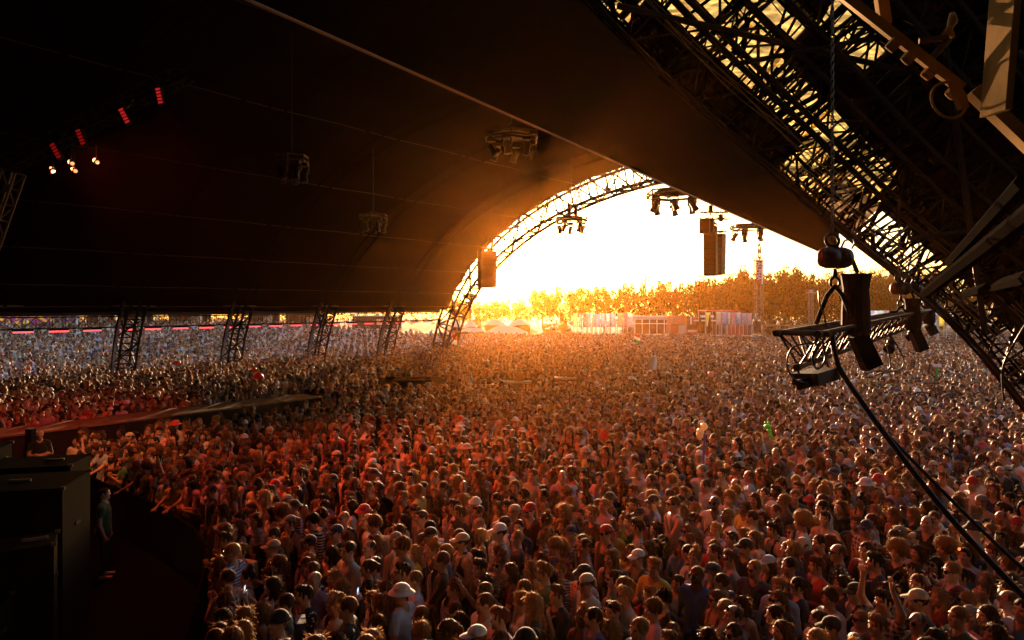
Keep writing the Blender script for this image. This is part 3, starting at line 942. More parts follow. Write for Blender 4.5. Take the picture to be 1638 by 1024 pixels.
# crowd barrier along the pit
M_pit = mat('pit_shade_floor', (0.004, 0.003, 0.003), 0.9, noise=0.3, nscale=2, spec=0.0)  # darkness of the pit put into the floor as near-black colour
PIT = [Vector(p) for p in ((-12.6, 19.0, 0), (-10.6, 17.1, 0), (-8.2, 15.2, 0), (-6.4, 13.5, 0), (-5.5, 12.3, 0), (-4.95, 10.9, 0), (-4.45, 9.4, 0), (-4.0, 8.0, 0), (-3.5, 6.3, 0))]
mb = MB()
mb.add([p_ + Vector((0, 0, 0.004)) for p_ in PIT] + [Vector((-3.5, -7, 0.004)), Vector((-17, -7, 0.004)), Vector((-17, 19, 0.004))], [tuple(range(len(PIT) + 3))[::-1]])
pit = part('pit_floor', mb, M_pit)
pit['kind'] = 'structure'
st = resample(PIT, 1.2)
for k in range(len(st) - 1):
    a, b = st[k], st[k + 1]
    t = thing('crowd_barrier', 'black crowd barrier along the pit, %s counted from the runway' % ordinal(k), 'barrier', (a + b) / 2, 'crowd barriers along the stage pit')
    d = (b - a).normalized()
    nrm = Vector((-d.y, d.x, 0))
    part('top_rail', MB().tube(a + d * 0.03 + Vector((0, 0, 1.08)), b - d * 0.03 + Vector((0, 0, 1.08)), 0.025), M_dull, t)
    part('front_plate', MB().box((a + b) / 2 + Vector((0, 0, 0.56)), ((b - a).length - 0.05, 0.03, 1.0), rot_of(d)), M_dull, t)
    part('step_plate', MB().box((a + b) / 2 - nrm * 0.35 * -1 + Vector((0, 0, 0.03)), ((b - a).length - 0.05, 0.7, 0.05), rot_of(d)), M_dull, t)

# sound desk in the crowd
M_desk = mat('desk_top_glint', (0.40, 0.36, 0.30), 0.8, spec=0.1)  # bright reflections on the desks painted as a pale top colour
for i, (x, y, w, dz, lb) in enumerate(((-1.5, 34.5, 1.9, 1.42, 'mixing desk with a glint painted on top in the middle of the crowd'), (0.2, 35.6, 1.5, 1.45, 'narrow mixing desk beside the glint-topped one in the crowd'),
                                       (-4.2, 33.4, 1.3, 1.3, 'low dark equipment desk nearest the runway in the crowd'), (2.9, 37.2, 1.2, 1.5, 'small desk standing apart on the sunny side of the sound area'))):
    t = thing('mixing_desk', lb, 'desk', (x, y, 0))
    part('desk_top', MB().box((x, y, dz), (w, 0.75, 0.08)), M_desk if i != 2 else M_deck, t)
    part('desk_body', MB().box((x, y, dz / 2 - 0.04), (w * 0.94, 0.65, dz - 0.08)), M_black, t)
    part('screen', MB().box((x + 0.2, y - 0.1, dz + 0.2), (0.5, 0.04, 0.32), Matrix.Rotation(R(-15), 3, 'X')), M_black, t)
t = thing('equipment_tent', 'low dark covered equipment stand in the crowd before the sound desks', 'equipment', (-5.2, 35.2, 0))
part('cover', MB().box((-5.2, 35.2, 0.95), (3.4, 1.6, 1.3)), M_cloth, t)
part('cover_top', MB().box((-5.2, 35.2, 1.63), (3.5, 1.7, 0.05)), M_dull, t)

# ---------------------------------------------------------------- field edge: banners, stalls, tower, trees
def print_mat(name, c1, c2, c3, scale=1.6):
    m = bpy.data.materials.new(name)
    m.use_nodes = True
    nt = m.node_tree
    b = nt.nodes['Principled BSDF']
    tc = nt.nodes.new('ShaderNodeTexCoord')
    vo = nt.nodes.new('ShaderNodeTexNoise')
    vo.inputs['Scale'].default_value = scale
    vo.inputs['Detail'].default_value = 1.5
    rp = nt.nodes.new('ShaderNodeValToRGB')
    rp.color_ramp.interpolation = 'CONSTANT'
    rp.color_ramp.elements[0].color = (*c1, 1)
    rp.color_ramp.elements[1].position = 0.52
    rp.color_ramp.elements[1].color = (*c2, 1)
    e = rp.color_ramp.elements.new(0.60)
    e.color = (*c3, 1)
    nt.links.new(tc.outputs['Object'], vo.inputs['Vector'])
    nt.links.new(vo.outputs['Fac'], rp.inputs[0])
    nt.links.new(rp.outputs[0], b.inputs['Base Color'])
    b.inputs['Roughness'].default_value = 0.8
    tr = nt.nodes.new('ShaderNodeBsdfTranslucent')
    nt.links.new(rp.outputs[0], tr.inputs[0])
    ms = nt.nodes.new('ShaderNodeMixShader')
    ms.inputs[0].default_value = 0.5
    nt.links.new(b.outputs[0], ms.inputs[1])
    nt.links.new(tr.outputs[0], ms.inputs[2])
    nt.links.new(ms.outputs[0], nt.nodes['Material Output'].inputs[0])
    return m
BC = {'yellow green': ((0.62, 0.72, 0.42), (0.8, 0.8, 0.6), (0.5, 0.65, 0.7)), 'pale pink': ((0.75, 0.55, 0.58), (0.8, 0.75, 0.75), (0.6, 0.4, 0.5)),
      'lavender': ((0.55, 0.5, 0.75), (0.75, 0.72, 0.8), (0.35, 0.3, 0.6)), 'light blue': ((0.5, 0.64, 0.8), (0.72, 0.78, 0.82), (0.4, 0.5, 0.75)),
      'rosy': ((0.78, 0.36, 0.42), (0.8, 0.7, 0.7), (0.7, 0.25, 0.3)), 'cream': ((0.8, 0.72, 0.5), (0.8, 0.78, 0.7), (0.75, 0.4, 0.25)),
      'white': ((0.8, 0.8, 0.8), (0.7, 0.7, 0.75), (0.5, 0.35, 0.5)), 'yellow': ((0.82, 0.74, 0.22), (0.82, 0.76, 0.35), (0.75, 0.62, 0.2)),
      'blue white': ((0.72, 0.76, 0.85), (0.4, 0.4, 0.7), (0.8, 0.8, 0.8)), 'orange': ((0.72, 0.25, 0.12), (0.6, 0.35, 0.25), (0.35, 0.3, 0.35)),
      'purple': ((0.25, 0.10, 0.30), (0.55, 0.5, 0.12), (0.6, 0.58, 0.2))}
BM = {k: print_mat(k.replace(' ', '_') + '_print', *v) for k, v in BC.items()}
M_pole = mat('pale_pole', (0.5, 0.48, 0.46), 0.5)
def banner(x0, x1, y0, y1, Y, col, label, group, yaw=0.0, poles=2):
    a, b = P(x0, y0, Y), P(x1, y1, Y)
    c = (a + b) / 2
    w, h = b.x - a.x, a.z - b.z
    gz = ground_z(c.x, Y)
    t = thing('banner', label, 'banner', (c.x, Y, gz), group)
    def f(i, j):
        return Vector((a.x + w * i, Y + 0.06 * math.sin(i * 5 + x0) * (1 - j) + yaw * (i - 0.5) * w, b.z + h * j))
    part('cloth', MB().grid(f, 6, 5), BM[col], t, True, 0.01)
    for k in range(poles):
        x = a.x + 0.03 if k == 0 else b.x - 0.03
        part('pole', MB().tube((x, Y + 0.08, gz), (x, Y + 0.08, a.z + 0.05), 0.05, None, 6), M_pole, t)
GL = 'printed banners on poles left of the pavilion'
for i, (x0, x1, col) in enumerate(((917, 924, 'yellow green'), (926, 931, 'pale pink'), (932.5, 939, 'rosy'), (939.5, 946, 'light blue'), (947.5, 953, 'pale pink'), (953.5, 960, 'lavender'),
                                   (961, 968, 'light blue'), (969, 976, 'white'), (976.5, 985, 'light blue'), (987, 996, 'yellow green'), (997, 1003.5, 'rosy'), (1004, 1013, 'white'))):
    banner(x0, x1, 501 + (i % 3) * 0.6, 523.5, 100 + (i % 2) * 1.5, col, '%s printed banner, %s in the long row beside the pavilion' % (col, ordinal(i)), GL, 0.5)
GR = 'printed banners before the steel stage'
for i, (x0, x1, y0, y1, col) in enumerate(((1129, 1137, 500, 522, 'yellow'), (1145.5, 1154, 499, 520, 'cream'), (1154.8, 1163, 499, 520, 'lavender'), (1164, 1169, 500, 520, 'white'), (1170, 1177, 500, 520, 'rosy'),
                                   (1178, 1185.5, 500, 520, 'blue white'), (1187, 1194.5, 501, 520, 'lavender'), (1195.5, 1203, 501, 520, 'pale pink'), (1206, 1213, 501, 512, 'cream'))):
    banner(x0, x1, y0, y1, 92 + (i % 2) * 1.0, col, '%s printed banner, %s in the row leading to the lattice tower' % (col, ordinal(i)), GR, 0.6)
GS = 'wide banners on white poles by the wing roof'
for i, (x0, x1, y0, y1, col, lb) in enumerate(((1391, 1416, 497, 514, 'light blue', 'wide light blue banner behind the hanging truss'), (1417, 1443, 497, 514, 'pale pink', 'wide pale pink banner behind the hanging truss'),
                                              (1486, 1500.5, 494, 521, 'light blue', 'light blue banner with a red ring print past the truss end'), (1501, 1511, 496, 522, 'yellow', 'yellow banner beside the light blue ring banner'), (1514, 1531, 500, 520, 'pale pink', 'pale pink banner half behind the wing roof arch'))):
    banner(x0, x1, y0, y1, 78, col, lb, GS, 0.1)
q = P(1494, 508, 77.85)
single('ring_print', MB().path([q + Vector((0.33 * math.cos(a), 0, 0.33 * math.sin(a))) for a in [2 * math.pi * k / 20 for k in range(20)]], 0.05, 5, closed=True), mat('red_print', (0.6, 0.08, 0.08), 0.8), 'red ring mark on the light blue banner past the truss end', 'sign', q)
# pavilion and steel stage
M_grey = mat('grey_sheet_metal', (0.40, 0.39, 0.37), 0.6, noise=0.1, nscale=1.5)
M_redp = mat('red_panel', (0.58, 0.10, 0.05), 0.6, noise=0.12, nscale=1)
M_dkp = mat('brown_panel', (0.10, 0.07, 0.06), 0.7, noise=0.3, nscale=1)
M_white = mat('white_sheet', (0.75, 0.74, 0.72), 0.6)
def wbox(x0, x1, y0, y1, Y, d):
    a, b = P(x0, y0, Y), P(x1, y1, Y)
    return MB().box(((a.x + b.x) / 2, Y + d / 2, (a.z + b.z) / 2), (abs(b.x - a.x), d, abs(a.z - b.z)))
pav = thing('pavilion', 'long flat roofed grey pavilion below the trees', 'pavilion', P(1045, 540, 108))
part('roof', wbox(1012, 1076, 506, 511.5, 108, 6), M_grey, pav)
part('back_wall', wbox(1014, 1075, 512, 534, 113.5, 0.2), M_dkp, pav)
for k in range(6):
    part('post', wbox(1015 + k * 11.8, 1016.2 + k * 11.8, 511.5, 540, 108.2, 0.15), M_white, pav)
part('rail', wbox(1013, 1075, 517, 518.6, 108.1, 0.1), M_white, pav)
ks = thing('stage_hut', 'orange and red printed hut between the pavilion and the steel stage', 'hut', P(1088, 540, 98))
part('printed_front', wbox(1074, 1098, 505.5, 519.5, 98, 3), BM['orange'], ks)
part('red_panel', wbox(1073.5, 1085, 519.8, 534, 97.8, 3), M_redp, ks)
part('grey_panel', wbox(1085.5, 1098, 519.8, 536, 98.2, 3), M_grey, ks)
part('dark_bay', wbox(1098.3, 1117, 506, 536, 98.4, 3), M_dkp, ks)
part('door_poster', wbox(1104, 1107, 507, 519, 98.2, 0.1), M_white, ks)
part('red_poster', wbox(1109, 1114, 506.5, 519, 98.2, 0.1), M_redp, ks)
sg = thing('counter_sign', 'low red counter sign with a white lettered strip', 'sign', P(1107, 534, 94))
part('board', wbox(1098, 1116, 526.5, 532.5, 94, 0.1), M_redp, sg)
for k in range(9):
    part('letter_block', wbox(1100.5 + k * 1.55, 1101.6 + k * 1.55, 528.6, 530.6, 93.95, 0.04), M_white, sg)
ss = thing('steel_stage', 'two storey steel viewing stage with a red roof edge behind the banners', 'viewing stage', P(1150, 540, 96))
part('roof', wbox(1131, 1183, 496.2, 498.2, 96, 5), M_redp, ss)
part('upper_floor', wbox(1116, 1150, 512.5, 514.2, 96, 5), M_white, ss)
part('back_wall', wbox(1117, 1204, 500, 536, 100, 0.2), M_dkp, ss)
part('white_sign', wbox(1119.5, 1142, 504.5, 508, 95.9, 0.1), M_white, ss)
for k in range(7):
    part('post', wbox(1117 + k * 11, 1118 + k * 11, 498, 538, 96.1, 0.12), M_grey, ss)
for k in range(5):
    t_ = thing('red_fence_panel', 'red fence panel under the banner row, %s from the hut' % ordinal(k), 'fence', P(1166.5 + k * 6.4, 536, 91.5), 'red fence panels')
    part('sheet', wbox(1163.8 + k * 6.4, 1169.2 + k * 6.4, 521, 536, 91.5, 0.05), M_redp, t_)
    part('pole', wbox(1163.2 + k * 6.4, 1163.8 + k * 6.4, 519, 537, 91.5, 0.05), M_white, t_)
for i, (x, y) in enumerate(((1119.5, 521), (1135.5, 520))):
    single('closed_parasol', MB().lathe(P(x, 540, 88), [(0.2, 0.6), (0.32, 1.0), (0.2, 2.0), (0.05, 2.9), (0.03, 3.0)], 8), M_cloth, 'closed dark parasol %s the yellow banner' % ('left of' if i == 0 else 'just below'), 'parasol', P(x, 540, 88), 'closed parasols')
# lattice tower with the ALPHA banner
tw = thing('lattice_tower', 'slim lattice tower with a red ALPHA banner and a round ring sign on top', 'tower', (P(1214, 530, 90).x, 90, 0))
tx = P(1214, 530, 90).x
truss(tw, [Vector((tx, 90, 0)), Vector((tx, 90, 11.9))], (0, 1, 0), 0.85, 0.85, 0.055, 0.03, 0.6, M_alud, 'mast')
M_abann = mat('red_banner_cloth', (0.62, 0.05, 0.05), 0.7)
part('banner_cloth', wbox(1209.5, 1218.2, 418.5, 455, 89.45, 0.05), M_abann, tw)
part('banner_edge', wbox(1218.4, 1220.2, 417, 455, 89.45, 0.05), M_white, tw)
part('banner_foot', wbox(1209.5, 1218.2, 448.5, 455, 89.40, 0.04), mat('orange_red_cloth', (0.7, 0.10, 0.03), 0.7), tw)
def lettering(name, body, size, loc, rot, m, parent, extrude=0.01):
    cu = bpy.data.curves.new(name, 'FONT')
    cu.body = body
    cu.size = size
    cu.extrude = extrude
    cu.align_x = 'CENTER'
    cu.align_y = 'CENTER'
    to = bpy.data.objects.new('tmp', cu)
    COL.objects.link(to)
    dg = bpy.context.evaluated_depsgraph_get()
    me = bpy.data.meshes.new_from_object(to.evaluated_get(dg))
    bpy.data.objects.remove(to)
    me.materials.clear()
    me.materials.append(m)
    o = link(name, me, parent)
    o.rotation_euler = rot
    o.location = Vector(loc) - world_loc(parent)
    return o
lettering('lettering', 'ALPHA', 0.80, P(1213.8, 433.5, 89.35), (R(90), R(90), 0), M_white, tw, 0.012)
part('top_plate', wbox(1207, 1221, 416.0, 417.2, 89.4, 1.2), M_grey, tw)
rcen = P(1214.5, 402, 90)
M_ringm = mat('dark_ring_steel', (0.16, 0.15, 0.14), 0.4, metal=0.5)
ringd = Vector((0.5, 0.86, 0))
part('ring_sign', MB().path([rcen + ringd * (0.95 * math.cos(a)) + Vector((0, 0, 0.98 * math.sin(a))) for a in [2 * math.pi * k / 32 for k in range(32)]], 0.10, 8, closed=True), M_ringm, tw, True)
part('ring_inner', MB().path([rcen + ringd * (0.70 * math.cos(a)) + Vector((0, 0, 0.74 * math.sin(a))) for a in [2 * math.pi * k / 32 for k in range(32)]], 0.035, 6, closed=True), M_ringm, tw, True)
mb = MB()
for sx in (-0.28, 0.28):
    mb.box(rcen + ringd * sx, (0.08, 0.08, 0.62))
mb.box(rcen, (0.3, 0.5, 0.08))
part('ring_mark', mb, M_ringm, tw)
part('ring_foot', MB().tube(rcen - Vector((0, 0, 1.2)), rcen - Vector((0, 0, 0.95)), 0.09), M_ringm, tw)
single('tower_speaker', wbox(1208, 1217, 514, 532, 88.5, 0.8), M_array, 'black speaker column at the foot of the lattice tower', 'loudspeaker', P(1212, 532, 88.5))
lm = thing('light_mast', 'grey light mast with a row of small coloured lamps before the trees', 'light mast', (P(1297, 520, 98).x, 98, 0))
lx = P(1297, 520, 98).x
truss(lm, [Vector((lx, 98, 0)), Vector((lx, 98, P(1297, 466, 98).z))], (0, 1, 0), 0.5, 0.5, 0.05, 0.025, 0.6, M_alud, 'mast')
for k in range(5):
    part('lamp', wbox(1290.2 + k * 3, 1292.4 + k * 3, 463.5, 468, 97.9, 0.3), (M_dkp, M_redp, M_grey, mat('blue_lamp', (0.1, 0.2, 0.5), 0.5), M_dkp)[k], lm)
part('lamp_bar', wbox(1289.5, 1305.5, 468, 469, 97.9, 0.2), M_grey, lm)
tf = thing('timber_gate', 'low timber beam frame beside the lattice tower', 'timber frame', P(1250, 530, 86))
M_wood = mat('raw_timber', (0.30, 0.17, 0.08), 0.7, noise=0.2, nscale=2)
part('beam', wbox(1219, 1300, 519.5, 522, 86, 0.25), M_wood, tf)
for x in (1221, 1243, 1262, 1284, 1298):
    part('post', wbox(x, x + 1.6, 522, 540, 86, 0.2), M_wood, tf)
    part('brace', MB().tube(P(x + 1, 528, 86.1), P(x + 6, 522, 86.1), 0.06), M_wood, tf)
# white tents by the arch foot
M_tcloth = mat('white_tent_cloth', (0.72, 0.68, 0.62), 0.7, translucent=0.45)
def marquee(label, x0, x1, ytop, yeave, Y, d, peaks):
    a, b = P(x0, yeave, Y), P(x1, yeave, Y)
    ht = P(x0, ytop, Y).z - a.z
    gz = ground_z((a.x + b.x) / 2, Y)
    t = thing('marquee', label, 'tent', ((a.x + b.x) / 2, Y, gz), 'white tents beyond the arch')
    def f(i, j):
        k = abs(math.sin(math.pi * (i * peaks)))
        ridge = 1 - abs(j - 0.5) * 2
        return Vector((a.x + (b.x - a.x) * i, Y + d * j, a.z + ht * (0.25 + 0.75 * k ** 1.5) * (0.15 + 0.85 * ridge ** 1.3) + 0.1 * math.sin(i * 9)))
    part('roof_cloth', MB().grid(f, 28, 10), M_tcloth, t, True, 0.02)
    for k in range(peaks + 1):
        x = a.x + (b.x - a.x) * k / peaks
        part('pole', MB().tube((x, Y + 0.1, gz), (x, Y + 0.1, a.z + 0.1), 0.06), M_pole, t)
    part('back_sheet', MB().box(((a.x + b.x) / 2, Y + d * 0.9, (a.z + gz) / 2), (b.x - a.x, 0.05, a.z - gz)), M_dkp, t)
marquee('white tent with two humps right behind the arch foot', 716, 762, 514, 525, 92, 6, 2)
marquee('long white tent roof with a small peak below the sun', 772, 850, 512, 522, 96, 7, 2)
marquee('broad sandy stretch tent nearest the crowd below the sun', 772, 846, 521, 538, 86, 8, 1)
marquee('small white tent wedged between the stretch tent and the arch foot', 735, 776, 524, 532, 88, 4, 1)
single('delay_tower_top', MB().lathe(P(752, 480, 110), [(0.2, -8), (0.2, 0), (1.2, 0.3), (1.2, 0.9), (0.4, 1.1)], 10), M_steel, 'lamp topped pole against the sun glare behind the arch', 'lamp post', P(752, 530, 110))
# hoardings and stalls on the bank
for i, (x0, x1, col, lb) in enumerate(((-40, 40, 'purple', 'purple and yellow hoarding at the outer end of the bank'), (42, 122, 'purple', 'purple and yellow hoarding ending at a white post above the bank crowd'))):
    a, b = P(x0, 499, 62), P(x1, 519, 62)
    t = thing('hoarding', lb, 'hoarding', ((a.x + b.x) / 2, 62, ground_z((a.x + b.x) / 2, 62)), 'hoardings above the bank')
    part('board', wbox(x0 + 0.5, x1 - 0.5, 490, 521, 62, 0.1), BM['purple'], t)
    part('post', wbox(x1 - 0.4, x1 + 2.2, 488, 523, 61.9, 0.15), M_white, t)
stl = (('brown timber bar', M_wood), ('grey metal kiosk', M_grey), ('brown food stall', M_dkp), ('red painted stall', M_redp), ('timber food stall', M_wood), ('white kiosk', M_white))
for i, (x0, x1) in enumerate(((128, 172), (186, 236), (262, 330), (392, 440), (452, 520), (560, 640))):
    Y = 66 + 3.2 * i
    a, b = P(x0, 494, Y), P(x1, 494, Y)
    gz = ground_z((a.x + b.x) / 2, Y)
    c = Vector(((a.x + b.x) / 2, Y, gz))
    w = b.x - a.x
    t = thing('food_stall', '%s above the crowd on the bank' % stl[i][0], 'stall', c, 'stalls on top of the bank')
    part('counter_wall', MB().box(c + Vector((0, 0, 0.55)), (w, 2.5, 1.1)), stl[i][1], t)
    part('back_wall', MB().box(c + Vector((0, 1.1, 1.85)), (w, 0.1, 1.5)), M_dkp, t)
    part('roof', MB().box(c + Vector((0, -0.2, 2.7)), (w + 0.4, 3.2, 0.14)), stl[i][1], t)
    for sx in (-1, 1):
        part('post', MB().box(c + Vector((sx * (w / 2 - 0.06), -1.2, 1.87)), (0.1, 0.1, 1.5)), M_white, t)
    part('menu_board', MB().box(c + Vector((w * 0.15, 1.0, 1.9)), (w * 0.3, 0.06, 0.7)), M_white, t)
# wind turbine
tb = P(1032, 500, 270)
wt = thing('wind_turbine', 'faint white wind turbine rising beyond the tree line', 'wind turbine', (tb.x, 270, 0))
hub = P(1033, 447, 270)
part('tower', MB().path([(tb.x, 270, 0), hub], [0.55, 0.35], 10), M_white, wt)
part('nacelle', MB().box(hub + Vector((0, 0.3, 0.1)), (0.7, 1.6, 0.7)), M_white, wt)
for ang in (100, 212, 338):
    d = Vector((math.cos(R(ang)), 0, math.sin(R(ang))))
    part('blade', MB().path([hub + d * 0.2 + Vector((0, -0.6, 0)), hub + d * 1.2 + Vector((0, -0.6, 0)), hub + d * 5.0 + Vector((0, -0.6, 0))], [0.2, 0.32, 0.07], 6), M_white, wt)
single('radio_mast', MB().path([P(1273, 500, 260), P(1273, 396, 260)], [0.22, 0.1], 5), M_steel, 'thin radio mast far beyond the trees', 'mast', P(1273, 500, 260))

# trees
def leaf_mat(name, c, tc):
    m = mat(name, c, 0.85, noise=0.45, nscale=1.1, translucent=0.12, spec=0.05, tcol=tc)
    return m
M_leaf = [leaf_mat('leaf_green', (0.042, 0.090, 0.034), (0.05, 0.09, 0.03)), leaf_mat('leaf_olive', (0.060, 0.092, 0.042), (0.06, 0.09, 0.03)), leaf_mat('leaf_dark', (0.028, 0.050, 0.020), (0.03, 0.05, 0.02))]
M_bark = mat('pale_bark', (0.16, 0.13, 0.10), 0.9, noise=0.4, nscale=5)
def crown_mesh(seed, m, shape):
    r = np.random.RandomState(seed)
    V, F = [], []
    nclump = 60
    for c in range(nclump):
        while True:
            p = r.uniform(-1, 1, 3)
            if 0.25 < np.linalg.norm(p) < 1.0:
                break
        if shape == 'round':
            cc = p * np.array([0.40, 0.40, 0.36]) + np.array([0, 0, 0.62])
        elif shape == 'tall':
            cc = p * np.array([0.24, 0.24, 0.44]) + np.array([0, 0, 0.55])
        else:
            cc = p * np.array([0.5, 0.5, 0.46]) + np.array([0, 0, 0.48])
        rad = r.uniform(0.07, 0.13)
        k = 58
        d = r.normal(size=(k, 3))
        d /= np.linalg.norm(d, axis=1)[:, None]
        pos = cc + d * rad * r.uniform(0.5, 1.0, (k, 1))
        sz = r.uniform(0.014, 0.025, k)
        for q in range(k):
            a = r.normal(size=3); a /= np.linalg.norm(a)
            b = np.cross(a, r.normal(size=3)); b /= np.linalg.norm(b)
            n = len(V)
            s = sz[q]
            V += [pos[q] - a * s * 1.5, pos[q] + b * s * 0.8, pos[q] + a * s * 1.5, pos[q] - b * s * 0.8]
            F.append((n, n + 1, n + 2, n + 3))
    me = bpy.data.meshes.new('crown')
    me.from_pydata([tuple(x) for x in V], [], F)
    me.materials.append(m)
    return me
def trunk_mesh(seed, shape):
    r = random.Random(seed)
    mb = MB()
    lean = r.uniform(-0.05, 0.05)
    mb.path([(0, 0, -0.02), (lean * 0.4, 0, 0.2), (lean, 0.01, 0.45), (lean * 1.3, 0, 0.8)], [0.028, 0.022, 0.016, 0.006], 7)
    for k in range(9):
        z = r.uniform(0.18, 0.6)
        a = r.uniform(0, 6.28)
        l = r.uniform(0.18, 0.36) * (0.6 if shape == 'tall' else 1)
        p = Vector((lean * z * 2, 0, z))
        q = p + Vector((math.cos(a) * l * 0.5, math.sin(a) * l * 0.5, l * 0.45))
        mb.path([p, q, q + Vector((math.cos(a) * l * 0.4, math.sin(a) * l * 0.4, l * 0.45))], [0.011, 0.007, 0.003], 5)
    return mb.mesh('trunk', M_bark)
shapes = ('round', 'tall', 'wide')
CR = [[crown_mesh(10 * i + j, M_leaf[j], s) for j in range(3)] for i, s in enumerate(shapes)]
TK = [trunk_mesh(50 + i, s) for i, s in enumerate(shapes)]
GT = 'trees beyond the festival field'
def tree(px, ytop, Y, wpx, sh, lm_, label, group=GT, cat='tree'):
    a = P(px, ytop, Y)
    h = a.z
    t = thing('tree' if cat == 'tree' else 'bush', label, cat, (a.x, Y, 0), group)
    w = wpx / FPX * Y
    base = {0: 0.86, 1: 0.6, 2: 1.12}[sh]
    sx = w / base
    rz = rng.uniform(0, 6.28)
    c = link('crown', CR[sh][lm_], t)
    c.scale = (sx, sx, h / 1.02)
    c.rotation_euler = (0, 0, rz)
    k = link('trunk', TK[sh], t)
    k.scale = (max(h * 0.6, sx * 0.9), max(h * 0.6, sx * 0.9), h)
    k.rotation_euler = (0, 0, rz)
TR = [(735, 478, 165, 40, 0, 2), (765, 480, 172, 40, 2, 2), (795, 482, 180, 46, 0, 2), (832, 480, 176, 46, 2, 2), (868, 462, 165, 48, 0, 2), (898, 455, 160, 52, 2, 2), (930, 457, 158, 46, 0, 2),
      (966, 456, 150, 42, 0, 2), (1002, 452, 152, 44, 0, 1), (1034, 450, 155, 46, 2, 2), (1062, 448, 148, 50, 0, 1), (1092, 452, 145, 46, 0, 1), (1118, 446, 150, 44, 2, 2),
      (1142, 443, 150, 46, 0, 1), (1168, 436, 152, 50, 2, 0), (1196, 432, 156, 54, 0, 1), (1228, 430, 152, 60, 2, 0), (1262, 428, 150, 60, 0, 0), (1296, 432, 148, 58, 2, 0), (1330, 436, 150, 56, 0, 1),
      (1362, 440, 148, 50, 2, 0), (1394, 430, 146, 56, 0, 0), (1428, 422, 146, 60, 2, 1), (1462, 432, 148, 56, 0, 0), (1498, 440, 148, 54, 2, 1), (1535, 446, 150, 54, 0, 0), (1575, 450, 150, 56, 2, 0)]
for i, (px, yt, Y, w, sh, lm_) in enumerate(TR):
    kind = ('rounded', 'narrow', 'broad')[sh]
    tone = ('green', 'olive green', 'dark')[lm_]
    tree(px, yt, Y, w, sh, lm_, '%s %s tree of the front tree row, %s counted from the arch' % (kind, tone, ordinal(i)))
for i, px in enumerate(range(1122, 1500, 22)):
    tree(px, 432 + 10 * math.sin(i * 1.7) + (6 if px < 1180 else -2), 178, 30, 1, 2, 'tall dark poplar behind the tree row, %s counted from the arch' % ordinal(i), 'poplars behind the tree row')
for i, (px, yt, w) in enumerate(((1232, 502, 26), (1256, 497, 30), (1284, 503, 30), (1320, 505, 34), (1356, 500, 30), (1398, 506, 30), (880, 515, 30), (905, 516, 22), (1005, 515, 26), (1460, 505, 30), (1545, 508, 40))):
    tree(px, yt, 120, w, 2, 1, 'grey green bush at the field edge, %s counted along the fence' % ordinal(i), 'bushes along the field edge', 'bush')
# far wood that closes the horizon
mb = MB()
r_ = np.random.RandomState(5)
V, F = [], []
for k in range(9000):
    x = r_.uniform(-170, 190)
    y = 205 + r_.uniform(-6, 6)
    hmax = 6.5 + 1.2 * math.sin(x * 0.11) + 1.5 * math.sin(x * 0.047 + 1)
    z = r_.uniform(0, hmax)
    s = r_.uniform(0.25, 0.55)
    a = r_.normal(size=3); a /= np.linalg.norm(a)
    b = np.cross(a, r_.normal(size=3)); b /= np.linalg.norm(b)
    c = np.array([x, y, z])
    n = len(V)
    V += [c - a * s, c + b * s * 0.7, c + a * s, c - b * s * 0.7]
    F.append((n, n + 1, n + 2, n + 3))
mb.add(V, F)
wood = part('far_wood', mb, M_leaf[2])
wood['kind'] = 'stuff'
